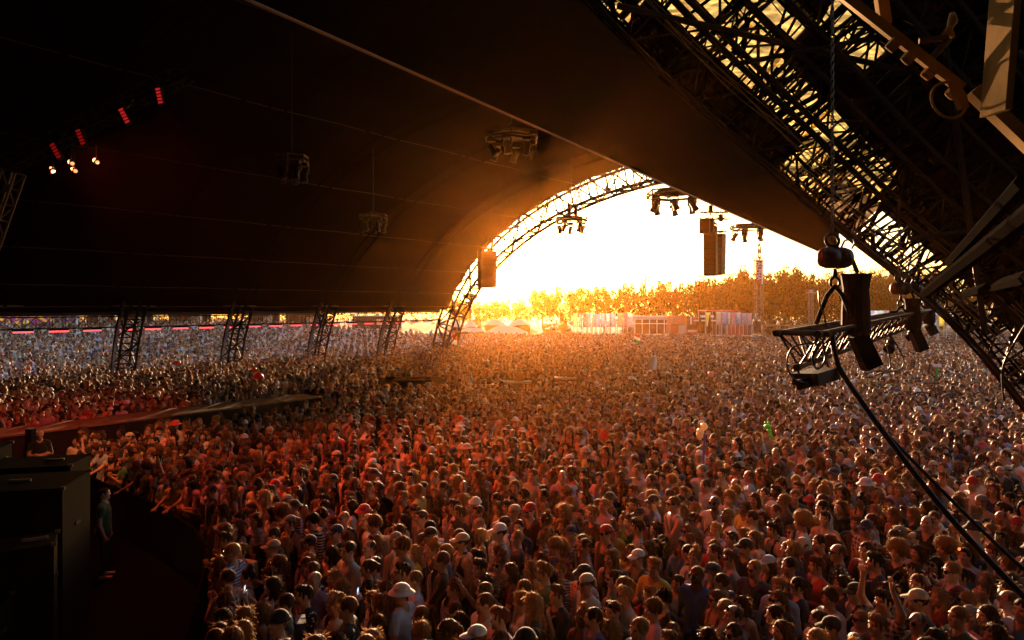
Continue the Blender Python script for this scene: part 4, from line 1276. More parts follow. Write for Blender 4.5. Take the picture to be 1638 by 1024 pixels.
# ---------------------------------------------------------------- people
def attr_mat(name, kind):
    """Skin, cloth and hair take the colour of the object; crowd versions draw it per person."""
    m = bpy.data.materials.new(name)
    m.use_nodes = True
    nt = m.node_tree
    b = nt.nodes['Principled BSDF']
    out = nt.nodes['Material Output']
    oi = nt.nodes.new('ShaderNodeObjectInfo')
    crowd = name.startswith('crowd')
    if crowd:
        wnz = nt.nodes.new('ShaderNodeTexWhiteNoise')
        wnz.noise_dimensions = '1D'
        mad = nt.nodes.new('ShaderNodeMath')
        mad.operation = 'MULTIPLY_ADD'
        mad.inputs[1].default_value = 517.0
        mad.inputs[2].default_value = {'skin': 3.3, 'cloth': 17.7, 'hair': 41.9, 'trousers': 77.1, 'cap': 91.4, 'bank': 23.1}[kind]
        nt.links.new(oi.outputs['Random'], mad.inputs[0])
        nt.links.new(mad.outputs[0], wnz.inputs['W'])
        rp = nt.nodes.new('ShaderNodeValToRGB')
        rp.color_ramp.interpolation = 'CONSTANT'
        cols = {'skin': SKINS, 'cloth': [c for n, c, w in CLOTHS for _ in range(w)], 'hair': HAIRC, 'bank': BANKC, 'trousers': TROUS, 'cap': [CAPS[i][1] for i in (0, 1, 2, 4, 5, 0, 2, 1, 5, 3)]}[kind]
        cols = list(cols)
        if len(cols) > 30:
            cols = cols[:30]
        el = rp.color_ramp.elements
        el[0].position = 0.0
        el[0].color = (*cols[0], 1)
        el[1].position = 1.0 / len(cols)
        el[1].color = (*cols[1], 1)
        for i in range(2, len(cols)):
            e = el.new(i / len(cols))
            e.color = (*cols[i], 1)
        nt.links.new(wnz.outputs['Value'], rp.inputs[0])
        col = rp.outputs[0]
    else:
        col = oi.outputs['Color']
    if kind == 'skin':
        at = nt.nodes.new('ShaderNodeAttribute')
        at.attribute_name = 'tint'
        mx = nt.nodes.new('ShaderNodeVectorMath')
        mx.operation = 'MULTIPLY'
        nt.links.new(col, mx.inputs[0])
        nt.links.new(at.outputs['Color'], mx.inputs[1])
        col = mx.outputs[0]
        b.inputs['Roughness'].default_value = 0.48
        nt.links.new(col, b.inputs['Base Color'])
        return m
    tc = nt.nodes.new('ShaderNodeTexCoord')
    if kind == 'hair':
        mp = nt.nodes.new('ShaderNodeMapping')
        mp.inputs['Scale'].default_value = (60, 60, 9)
        nz = nt.nodes.new('ShaderNodeTexNoise')
        nz.inputs['Scale'].default_value = 1.6
        nz.inputs['Detail'].default_value = 3
        nt.links.new(tc.outputs['Object'], mp.inputs[0])
        nt.links.new(mp.outputs[0], nz.inputs['Vector'])
        mr = nt.nodes.new('ShaderNodeMapRange')
        mr.inputs[1].default_value = 0.3
        mr.inputs[2].default_value = 0.7
        mr.inputs[3].default_value = 0.55
        mr.inputs[4].default_value = 1.5
        nt.links.new(nz.outputs['Fac'], mr.inputs[0])
        sc = nt.nodes.new('ShaderNodeVectorMath')
        sc.operation = 'SCALE'
        nt.links.new(col, sc.inputs[0])
        nt.links.new(mr.outputs[0], sc.inputs['Scale'])
        nt.links.new(sc.outputs[0], b.inputs['Base Color'])
        b.inputs['Roughness'].default_value = 0.6
        b.inputs['Specular IOR Level'].default_value = 0.25
        bp = nt.nodes.new('ShaderNodeBump')
        bp.inputs['Strength'].default_value = 0.7
        bp.inputs['Distance'].default_value = 0.008
        nt.links.new(nz.outputs['Fac'], bp.inputs['Height'])
        nt.links.new(bp.outputs[0], b.inputs['Normal'])
        tr = nt.nodes.new('ShaderNodeBsdfTranslucent')
        gl_ = nt.nodes.new('ShaderNodeVectorMath')
        gl_.operation = 'MULTIPLY_ADD'
        gl_.inputs[1].default_value = (1.9, 1.7, 1.5)
        gl_.inputs[2].default_value = (0.06, 0.03, 0.010)
        nt.links.new(sc.outputs[0], gl_.inputs[0])
        nt.links.new(gl_.outputs[0], tr.inputs[0])
        ms = nt.nodes.new('ShaderNodeMixShader')
        ms.inputs[0].default_value = 0.38
        nt.links.new(b.outputs[0], ms.inputs[1])
        nt.links.new(tr.outputs[0], ms.inputs[2])
        nt.links.new(ms.outputs[0], out.inputs[0])
        return m
    nz = nt.nodes.new('ShaderNodeTexNoise')
    nz.inputs['Scale'].default_value = 11
    nz.inputs['Detail'].default_value = 3
    nt.links.new(tc.outputs['Object'], nz.inputs['Vector'])
    bp = nt.nodes.new('ShaderNodeBump')
    bp.inputs['Strength'].default_value = 0.6
    bp.inputs['Distance'].default_value = 0.03
    nt.links.new(nz.outputs['Fac'], bp.inputs['Height'])
    nt.links.new(bp.outputs[0], b.inputs['Normal'])
    b.inputs['Roughness'].default_value = 0.85
    b.inputs['Sheen Weight'].default_value = 0.15
    pat = name.split('_')[0]
    if pat in ('striped', 'checked', 'floral'):
        def band(axis, freq):
            sp = nt.nodes.new('ShaderNodeSeparateXYZ')
            nt.links.new(tc.outputs['Object'], sp.inputs[0])
            m1 = nt.nodes.new('ShaderNodeMath'); m1.operation = 'MULTIPLY'; m1.inputs[1].default_value = freq
            nt.links.new(sp.outputs[axis], m1.inputs[0])
            m2 = nt.nodes.new('ShaderNodeMath'); m2.operation = 'SINE'
            nt.links.new(m1.outputs[0], m2.inputs[0])
            m3 = nt.nodes.new('ShaderNodeMath'); m3.operation = 'GREATER_THAN'; m3.inputs[1].default_value = 0.1
            nt.links.new(m2.outputs[0], m3.inputs[0])
            return m3.outputs[0]
        if pat == 'striped':
            f = band(2, 150)
        elif pat == 'checked':
            a1, a2 = band(0, 95), band(2, 95)
            mm = nt.nodes.new('ShaderNodeMath'); mm.operation = 'MULTIPLY_ADD'; mm.inputs[1].default_value = 0.5; mm.inputs[2].default_value = 0
            ad = nt.nodes.new('ShaderNodeMath'); ad.operation = 'ADD'
            nt.links.new(a1, ad.inputs[0]); nt.links.new(a2, ad.inputs[1]); nt.links.new(ad.outputs[0], mm.inputs[0])
            f = mm.outputs[0]
        else:
            v = nt.nodes.new('ShaderNodeTexVoronoi'); v.inputs['Scale'].default_value = 22
            nt.links.new(tc.outputs['Object'], v.inputs['Vector'])
            g = nt.nodes.new('ShaderNodeMath'); g.operation = 'LESS_THAN'; g.inputs[1].default_value = 0.28
            nt.links.new(v.outputs['Distance'], g.inputs[0])
            f = g.outputs[0]
        mc = nt.nodes.new('ShaderNodeMix'); mc.data_type = 'RGBA'
        nt.links.new(f, mc.inputs[0])
        nt.links.new(col, mc.inputs[6])
        mc.inputs[7].default_value = (0.62, 0.60, 0.58, 1)
        col = mc.outputs[2]
    nt.links.new(col, b.inputs['Base Color'])
    return m

SKINS = [(0.50, 0.31, 0.22), (0.46, 0.27, 0.18), (0.55, 0.36, 0.27), (0.42, 0.24, 0.16), (0.50, 0.30, 0.21), (0.36, 0.19, 0.12), (0.44, 0.26, 0.18), (0.14, 0.07, 0.045)]
CLOTHS = [('black', (0.012, 0.011, 0.012), 10), ('white', (0.62, 0.61, 0.60), 5), ('charcoal grey', (0.05, 0.05, 0.052), 2), ('light grey', (0.32, 0.32, 0.33), 1), ('navy blue', (0.018, 0.028, 0.08), 3),
          ('light blue', (0.26, 0.38, 0.55), 2), ('red', (0.42, 0.03, 0.03), 1), ('pink', (0.58, 0.28, 0.33), 1), ('sand coloured', (0.30, 0.25, 0.17), 1), ('olive green', (0.09, 0.10, 0.045), 1),
          ('dark brown', (0.06, 0.03, 0.018), 1), ('lilac', (0.40, 0.30, 0.52), 1), ('yellow', (0.60, 0.44, 0.06), 1), ('wine red', (0.14, 0.018, 0.025), 1), ('bright blue', (0.05, 0.12, 0.42), 1), ('green', (0.05, 0.20, 0.08), 1)]
HAIRC = [(0.03, 0.015, 0.008), (0.05, 0.024, 0.011), (0.08, 0.038, 0.017), (0.10, 0.05, 0.022), (0.16, 0.085, 0.035), (0.24, 0.14, 0.06), (0.30, 0.19, 0.09), (0.012, 0.008, 0.006), (0.04, 0.02, 0.01), (0.12, 0.06, 0.026), (0.20, 0.115, 0.05), (0.13, 0.04, 0.015)]
TROUS = [(0.015, 0.015, 0.018), (0.02, 0.03, 0.07), (0.05, 0.07, 0.13), (0.25, 0.22, 0.17), (0.10, 0.10, 0.10)]
CAPS = [('black', (0.012, 0.012, 0.013)), ('white', (0.66, 0.64, 0.62)), ('beige', (0.46, 0.38, 0.27)), ('red', (0.42, 0.03, 0.03)), ('navy blue', (0.02, 0.03, 0.09)), ('grey', (0.2, 0.2, 0.2)), ('green', (0.10, 0.26, 0.05)), ('yellow', (0.60, 0.47, 0.05)), ('pale blue', (0.30, 0.42, 0.60))]
BANKC = [(0.78, 0.74, 0.74), (0.78, 0.72, 0.72), (0.45, 0.55, 0.72), (0.62, 0.58, 0.60), (0.75, 0.68, 0.70), (0.70, 0.48, 0.50), (0.78, 0.75, 0.76), (0.05, 0.08, 0.2), (0.55, 0.46, 0.66), (0.66, 0.56, 0.3), (0.6, 0.62, 0.7), (0.74, 0.70, 0.68), (0.03, 0.03, 0.03), (0.6, 0.64, 0.74), (0.55, 0.15, 0.16), (0.4, 0.5, 0.42)]  # many white clothes, lightened further to stand in for open skylight
M_skin = attr_mat('skin', 'skin')
M_hair = attr_mat('hair', 'hair')
M_plain = attr_mat('plain_cloth', 'cloth')
M_strip = attr_mat('striped_cloth', 'cloth')
M_check = attr_mat('checked_cloth', 'cloth')
M_floral = attr_mat('floral_cloth', 'cloth')
MC_skin, MC_hair, MC_cloth, MC_tr, MC_cap, MC_bank = attr_mat('crowd_skin', 'skin'), attr_mat('crowd_hair', 'hair'), attr_mat('crowd_cloth', 'cloth'), attr_mat('crowd_trousers', 'trousers'), attr_mat('crowd_cap', 'cap'), attr_mat('crowd_bank_cloth_skylit', 'bank')
M_glass = mat('sunglass_plastic', (0.008, 0.008, 0.009), 0.15, spec=0.7)

def nets(F, xs, ys, zs):
    """Surface of F = 0 on a rectilinear grid (surface nets), as vertices and quads."""
    S = F < 0
    c = [S[a:S.shape[0] - 1 + a, b:S.shape[1] - 1 + b, d:S.shape[2] - 1 + d] for a in (0, 1) for b in (0, 1) for d in (0, 1)]
    cnt = sum(x.astype(np.int8) for x in c)
    act = (cnt > 0) & (cnt < 8)
    idx = -np.ones(act.shape, int)
    I, J, K = np.nonzero(act)
    idx[I, J, K] = np.arange(len(I))
    pos = np.zeros((len(I), 3)); num = np.zeros(len(I))
    corners = [(a, b, d) for a in (0, 1) for b in (0, 1) for d in (0, 1)]
    for p in range(8):
        for q in range(p + 1, 8):
            A, B = corners[p], corners[q]
            if sum(abs(A[i] - B[i]) for i in range(3)) != 1:
                continue
            fa, fb = F[I + A[0], J + A[1], K + A[2]], F[I + B[0], J + B[1], K + B[2]]
            m = (fa < 0) != (fb < 0)
            t = np.where(m, fa / np.where(m, fa - fb, 1), 0)
            pa = np.stack([xs[I + A[0]], ys[J + A[1]], zs[K + A[2]]], 1)
            pb = np.stack([xs[I + B[0]], ys[J + B[1]], zs[K + B[2]]], 1)
            pos += np.where(m[:, None], pa + (pb - pa) * t[:, None], 0)
            num += m
    pos /= num[:, None]
    Q = []
    def quads(ed, flip, cells):
        a, b, d = np.nonzero(ed)
        q = np.stack([cells(a, b, d, k) for k in range(4)], 1)
        f = flip[a, b, d]
        q[f] = q[f][:, ::-1]
        Q.append(q)
    nx, ny, nz = F.shape
    ed = S[:-1, 1:-1, 1:-1] != S[1:, 1:-1, 1:-1]
    quads(ed, ~S[:-1, 1:-1, 1:-1], lambda a, b, d, k: idx[a, b + (0, 1, 1, 0)[k], d + (0, 0, 1, 1)[k]])
    ed = S[1:-1, :-1, 1:-1] != S[1:-1, 1:, 1:-1]
    quads(ed, S[1:-1, :-1, 1:-1], lambda a, b, d, k: idx[a + (0, 1, 1, 0)[k], b, d + (0, 0, 1, 1)[k]])
    ed = S[1:-1, 1:-1, :-1] != S[1:-1, 1:-1, 1:]
    quads(ed, ~S[1:-1, 1:-1, :-1], lambda a, b, d, k: idx[a + (0, 1, 1, 0)[k], b + (0, 0, 1, 1)[k], d])
    return pos, np.concatenate(Q)

def sd_cap(p, a, b, ra, rb):
    a, b = np.asarray(a, float), np.asarray(b, float)
    ab = b - a
    t = np.clip(((p - a) @ ab) / max(1e-9, ab @ ab), 0, 1)
    d = p - a - t[..., None] * ab
    return np.sqrt((d * d).sum(-1)) - (ra + (rb - ra) * t)
def sd_ell(p, c, r, yaw=0.0):
    d = p - np.asarray(c, float)
    if yaw:
        cs, sn = math.cos(-yaw), math.sin(-yaw)
        d = np.stack([d[..., 0] * cs - d[..., 1] * sn, d[..., 0] * sn + d[..., 1] * cs, d[..., 2]], -1)
    r = np.asarray(r, float)
    k0 = np.sqrt(((d / r) ** 2).sum(-1))
    k1 = np.sqrt(((d / (r * r)) ** 2).sum(-1))
    return k0 * (k0 - 1) / np.maximum(k1, 1e-9)
def sd(pr, p):
    if pr[0] == 'cap':
        return sd_cap(p, *pr[1:5])
    return sd_ell(p, pr[1], pr[2], pr[3])
def smin(a, b, k):
    h = np.clip(0.5 + 0.5 * (b - a) / k, 0, 1)
    return b + (a - b) * h - k * h * (1 - h)
def bounds(pr):
    if pr[0] == 'cap':
        a, b, ra, rb = np.asarray(pr[1]), np.asarray(pr[2]), pr[3], pr[4]
        return np.minimum(a - ra, b - rb), np.maximum(a + ra, b + rb)
    m = max(pr[2][0], pr[2][1]) if pr[3] else None
    r = np.array([m, m, pr[2][2]]) if m else np.asarray(pr[2])
    return np.asarray(pr[1]) - r, np.asarray(pr[1]) + r
def field(prims, xs, ys, zs):
    F = np.full((len(xs), len(ys), len(zs)), 0.5)
    for pr, k, tagn in prims:
        lo, hi = bounds(pr)
        pad = 0.07
        i0, i1 = np.searchsorted(xs, lo[0] - pad), np.searchsorted(xs, hi[0] + pad)
        j0, j1 = np.searchsorted(ys, lo[1] - pad), np.searchsorted(ys, hi[1] + pad)
        k0, k1 = np.searchsorted(zs, lo[2] - pad), np.searchsorted(zs, hi[2] + pad)
        g = np.stack(np.meshgrid(xs[i0:i1], ys[j0:j1], zs[k0:k1], indexing='ij'), -1)
        d = sd(pr, g)
        sl = F[i0:i1, j0:j1, k0:k1]
        if tagn == 'cut':
            F[i0:i1, j0:j1, k0:k1] = -smin(-sl, d, k)
        else:
            F[i0:i1, j0:j1, k0:k1] = smin(sl, d, k)
    return F

def np_normals(V, Q):
    n = np.cross(V[Q[:, 2]] - V[Q[:, 0]], V[Q[:, 3]] - V[Q[:, 1]])
    N = np.zeros_like(V)
    for k in range(4):
        np.add.at(N, Q[:, k], n)
    return N / np.maximum(np.linalg.norm(N, axis=1), 1e-9)[:, None]
def np_mesh(name, V, Q, m, tint=None, extra=None):
    me = bpy.data.meshes.new(name)
    faces = [tuple(map(int, q)) for q in Q]
    V = [tuple(v) for v in V]
    if extra is not None:
        n = len(V)
        V += [tuple(p) for p in extra.v]
        faces += [tuple(i + n for i in f) for f in extra.f]
    me.from_pydata(V, [], faces)
    me.materials.append(m)
    me.polygons.foreach_set('use_smooth', [True] * len(me.polygons))
    if tint is not None:
        at = me.color_attributes.new('tint', 'FLOAT_COLOR', 'POINT')
        full = np.ones((len(V), 4))
        full[:len(tint), :3] = tint
        at.data.foreach_set('color', full.ravel())
    return me

ARMS = {  # elbow, wrist, finger direction, palm normal (for the +x side; the face looks along -y)
    'down': ((0.245, 0.03, 1.11), (0.235, -0.05, 0.87), (0, -0.15, -1), (-1, 0, 0)),
    'cross': ((0.245, -0.05, 1.12), (-0.01, -0.19, 1.12), (-1, 0.15, 0.1), (0, 1, 0)),
    'chin': ((0.18, -0.15, 1.13), (0.075, -0.17, 1.40), (-0.55, 0.1, 0.8), (-0.3, 0.9, 0.2)),
    'phone': ((0.20, -0.17, 1.22), (0.07, -0.34, 1.50), (-0.25, -0.2, 1), (-0.6, -0.5, -0.1)),
    'up': ((0.28, -0.05, 1.62), (0.20, -0.10, 1.87), (-0.05, -0.1, 1), (-0.2, -1, 0)),
    'clap': ((0.24, -0.10, 1.14), (0.045, -0.27, 1.29), (-0.15, -0.5, 0.85), (-1, 0, 0)),
    'cup': ((0.245, 0.0, 1.12), (0.15, -0.23, 1.20), (-0.45, -0.75, 0.3), (-0.8, 0.4, 0)),
    'reach': ((0.22, -0.24, 1.22), (0.17, -0.47, 1.12), (-0.1, -1, -0.25), (0, 0.1, -1)),
    'hip': ((0.33, 0.06, 1.12), (0.19, -0.02, 0.98), (-0.8, -0.5, -0.3), (-0.3, 0.9, 0)),
}
def rotz(p, a):
    c, s = math.cos(a), math.sin(a)
    return (p[0] * c - p[1] * s, p[0] * s + p[1] * c, p[2])

def build_person(build, la, ra_, yaw):
    """One continuous body with fingers, plus garments cut from its own surface."""
    male = build == 'm'
    sw = 0.185 if male else 0.160
    pr = []
    def cap(a, b, r0, r1, k, t, y=True):
        if y and yaw:
            a, b = rotz(a, yaw), rotz(b, yaw)
        pr.append((('cap', a, b, r0, r1), k, t))
    def ell(c, r, k, t, y=True):
        if y and yaw:
            pr.append((('ell', rotz(c, yaw), r, yaw), k, t))
        else:
            pr.append((('ell', c, r, 0.0), k, t))
    # legs
    for s in (-1, 1):
        cap((s * 0.09, 0.01, 0.90), (s * 0.10, 0.0, 0.48), 0.088, 0.056, 0.03, 'leg')
        cap((s * 0.10, 0.0, 0.48), (s * 0.105, 0.03, 0.09), 0.056, 0.036, 0.02, 'leg')
        cap((s * 0.105, 0.03, 0.05), (s * 0.12, -0.14, 0.04), 0.045, 0.035, 0.02, 'foot')
    ell((0, 0.012, 0.93), (0.165, 0.115, 0.13), 0.04, 'hips')
    ell((0, 0.0, 1.09), (0.145 if male else 0.128, 0.10, 0.19), 0.05, 'torso')
    ell((0, 0.008, 1.28), (0.172 if male else 0.150, 0.112 if male else 0.10, 0.19), 0.05, 'torso')
    if not male:
        for s in (-1, 1):
            ell((s * 0.066, -0.085, 1.275), (0.055, 0.05, 0.055), 0.03, 'torso')
    cap((-sw + 0.03, 0.012, 1.405), (sw - 0.03, 0.012, 1.405), 0.062, 0.062, 0.04, 'torso')
    for s in (-1, 1):
        cap((s * 0.13, 0.018, 1.425), (s * 0.02, 0.018, 1.478), 0.042, 0.046, 0.03, 'torso')
    cap((0, 0.018, 1.43), (0, 0.0, 1.58), 0.060 if male else 0.050, 0.055 if male else 0.047, 0.03, 'neck', False)
    hands = []
    for s, key in ((1, la), (-1, ra_)):
        E, W, d, n = ARMS[key]
        if key == 'cross' and s == -1:
            W = (W[0], W[1] - 0.02, W[2] - 0.05)
        fl = lambda p: rotz((p[0] * s, p[1], p[2]), yaw)
        Ev, Wv, dv, nv = Vector(fl(E)), Vector(fl(W)), Vector(fl(d)).normalized(), Vector(fl(n)).normalized()
        Sv = Vector(rotz((s * sw, 0.012, 1.395), yaw))
        f = 1.0 if male else 0.86
        pr.append((('cap', tuple(Sv), tuple(Ev), 0.054 * f, 0.042 * f), 0.03, 'upper'))
        pr.append((('cap', tuple(Ev), tuple(Wv), 0.042 * f, 0.028 * f), 0.02, 'fore'))
        lat = dv.cross(nv).normalized()
        nv = lat.cross(dv).normalized()
        for o in (-0.018, 0.018):
            pr.append((('cap', tuple(Wv + lat * o * 0.7 + dv * 0.015), tuple(Wv + lat * o + dv * 0.075), 0.021, 0.017), 0.015, 'hand'))
        hands.append((Wv, dv, nv, lat, s, key))
    # head
    k = 0.018
    ell((0, 0.0, 1.655), (0.075, 0.096, 0.098), 0.025, 'head', False)
    ell((0, -0.034, 1.585), (0.056, 0.060, 0.062), 0.03, 'head', False)
    cap((0, -0.093, 1.648), (0, -0.111, 1.615), 0.010, 0.015, 0.012, 'head', False)
    ell((0, -0.080, 1.543), (0.026, 0.022, 0.020), 0.02, 'head', False)
    ell((0, -0.087, 1.578), (0.024, 0.013, 0.012), 0.012, 'head', False)
    for s in (-1, 1):
        ell((s * 0.077, 0.008, 1.635), (0.010, 0.022, 0.032), 0.01, 'ear', False)
        ell((s * 0.034, -0.079, 1.676), (0.026, 0.014, 0.010), 0.012, 'head', False)
        ell((s * 0.042, -0.066, 1.622), (0.026, 0.026, 0.024), 0.02, 'head', False)
        pr.append((('ell', (s * 0.033, -0.101, 1.655), (0.018, 0.017, 0.012), 0.0), 0.010, 'cut'))
    allp = np.array([np.concatenate(bounds(p)) for p, _, _ in pr])
    lo, hi = allp[:, :3].min(0) - 0.03, allp[:, 3:].max(0) + 0.03
    def axis(a, b, f0, f1, fine, coarse):
        out = [a]
        while out[-1] < b:
            out.append(out[-1] + (fine if f0 <= out[-1] <= f1 else coarse))
        return np.array(out)
    xs = axis(lo[0], hi[0], -0.095, 0.095, 0.0135, 0.022)
    ys = axis(lo[1], hi[1], -0.13, 0.11, 0.0135, 0.022)
    zs = axis(lo[2], hi[2], 1.50, 1.77, 0.0125, 0.028)
    F = field(pr, xs, ys, zs)
    V, Q = nets(F, xs, ys, zs)
    tags = ['leg', 'foot', 'hips', 'torso', 'neck', 'upper', 'fore', 'hand', 'head', 'ear']
    D = np.full((len(tags), len(V)), 9.0)
    for p, _, t in pr:
        if t != 'cut':
            i = tags.index(t)
            D[i] = np.minimum(D[i], sd(p, V))
    cls = D.argmin(0)
    # complexion: lips, eyes, brows
    tint = np.ones((len(V), 3))
    def spot(c, r, col):
        d = (((V - np.array(c)) / np.array(r)) ** 2).sum(1)
        w = np.clip(1.4 - d, 0, 1)[:, None]
        tint[:] = tint * (1 - w) + np.array(col) * w
    spot((0, -0.098, 1.578), (0.024, 0.02, 0.009), (0.78, 0.42, 0.42))
    for s in (-1, 1):
        spot((s * 0.033, -0.090, 1.655), (0.017, 0.022, 0.009), (0.16, 0.13, 0.13))
        spot((s * 0.034, -0.092, 1.677), (0.022, 0.02, 0.006), (0.32, 0.26, 0.22))
    if male and (la + ra_ + str(yaw)).__hash__() is not None and build == 'm' and yaw > 0:
        spot((0, -0.07, 1.56), (0.055, 0.06, 0.035), (0.45, 0.36, 0.32))
    fing = MB()
    for (Wv, dv, nv, lat, s, key) in hands:
        for q, (o, ln) in enumerate(((-0.030, 0.060), (-0.010, 0.074), (0.010, 0.080), (0.029, 0.070))):
            b0 = Wv + dv * 0.070 + lat * o
            curl = {'down': 0.55, 'cross': 0.35, 'chin': 0.9, 'phone': 1.1, 'up': 0.15, 'clap': 0.15, 'cup': 1.1, 'reach': 0.4, 'hip': 0.4}[key]
            d1 = (dv + nv * curl * 0.35).normalized()
            d2 = (dv + nv * curl * 1.0).normalized()
            p1 = b0 + d1 * ln * 0.5 + lat * o * 0.1
            fing.path([b0 - dv * 0.02, b0, p1, p1 + d2 * ln * 0.5], [0.009, 0.0095, 0.0085, 0.006], 5)
        tb0 = Wv + dv * 0.03 + lat * 0.024
        td = (dv * 0.75 + lat * 0.75 + nv * 0.25).normalized()
        fing.path([tb0, tb0 + td * 0.030, tb0 + td * 0.045 + dv * 0.018 + nv * 0.006, tb0 + td * 0.05 + dv * 0.036 + nv * 0.012], [0.013, 0.011, 0.009, 0.007], 5)
    body = np_mesh('body', V, Q, M_skin, tint, fing)
    N = np_normals(V, Q)
    c2 = lambda *t: np.isin(cls, [tags.index(x) for x in t])
    z = V[:, 2]
    ax = V.copy()
    rn = np.sqrt(V[:, 0] ** 2 + (V[:, 1] - 0.012) ** 2)
    out = {'body': body}
    # fraction down each arm
    fr = np.zeros(len(V))
    for s in (1, -1):
        i = [h for h in hands if h[4] == s][0]
        Sv = np.array(rotz((s * sw, 0.012, 1.395), yaw))
        E = np.array(rotz((ARMS[i[5]][0][0] * s, ARMS[i[5]][0][1], ARMS[i[5]][0][2]), yaw))
        t = np.clip(((V - Sv) @ (E - Sv)) / ((E - Sv) @ (E - Sv)), 0, 1)
        side = (V @ np.array(rotz((s, 0, 0), yaw))) > 0 if i[5] != 'cross' else np.ones(len(V), bool)
        fr = np.where(side & c2('upper'), t, fr)
    loose = 0.012 + 0.014 * np.clip((1.25 - z) / 0.3, 0, 1) + 0.004 * np.sin(V[:, 0] * 40 + z * 23) * np.sin(z * 31 + V[:, 1] * 17)
    xx = V @ np.array(rotz((1, 0, 0), yaw))
    yy = V @ np.array(rotz((0, 1, 0), yaw))
    neckhole = (rn < 0.078) & (z > 1.425) | c2('head', 'ear') | (c2('neck') & (z > 1.465))
    vneck = neckhole | ((yy < 0) & (np.abs(xx) < 0.055 - (1.46 - z) * 0.5) & (z > 1.36))
    tee = (c2('torso') | (c2('hips') & (z > 0.90)) | (c2('upper') & (fr < 0.62)) | (c2('neck') & (z < 1.465))) & ~neckhole
    long_ = (c2('torso', 'upper', 'fore') | (c2('hips') & (z > 0.88)) | (c2('neck') & (z < 1.475))) & ~vneck
    strap = (np.abs(np.abs(xx) - 0.085) < 0.024)
    tank = (c2('torso') & ((z < 1.33) | (strap & (z > 1.3)) | ((yy > 0) & (z < 1.39) & (np.abs(xx) < 0.11)))) | (c2('hips') & (z > 0.90))
    jersey = (c2('torso') & ((z < 1.36) | (np.abs(np.abs(xx) - 0.095) < 0.04))) | (c2('hips') & (z > 0.88))
    jersey &= ~neckhole
    trous = (c2('leg') | (c2('hips') & (z <= 0.98))) & (z > 0.10)
    for nm, sel, off in (('tee', tee, loose), ('longsleeve', long_, loose + 0.004), ('tank', tank, loose * 0.55), ('jersey', jersey, loose + 0.003), ('trousers', trous, 0.012 + 0 * z)):
        fm = sel[Q].sum(1) >= 3
        q = Q[fm]
        used = np.unique(q)
        mp = -np.ones(len(V), int)
        mp[used] = np.arange(len(used))
        out[nm] = np_mesh(nm, V[used] + N[used] * off[used][:, None], mp[q], M_plain)
    return out

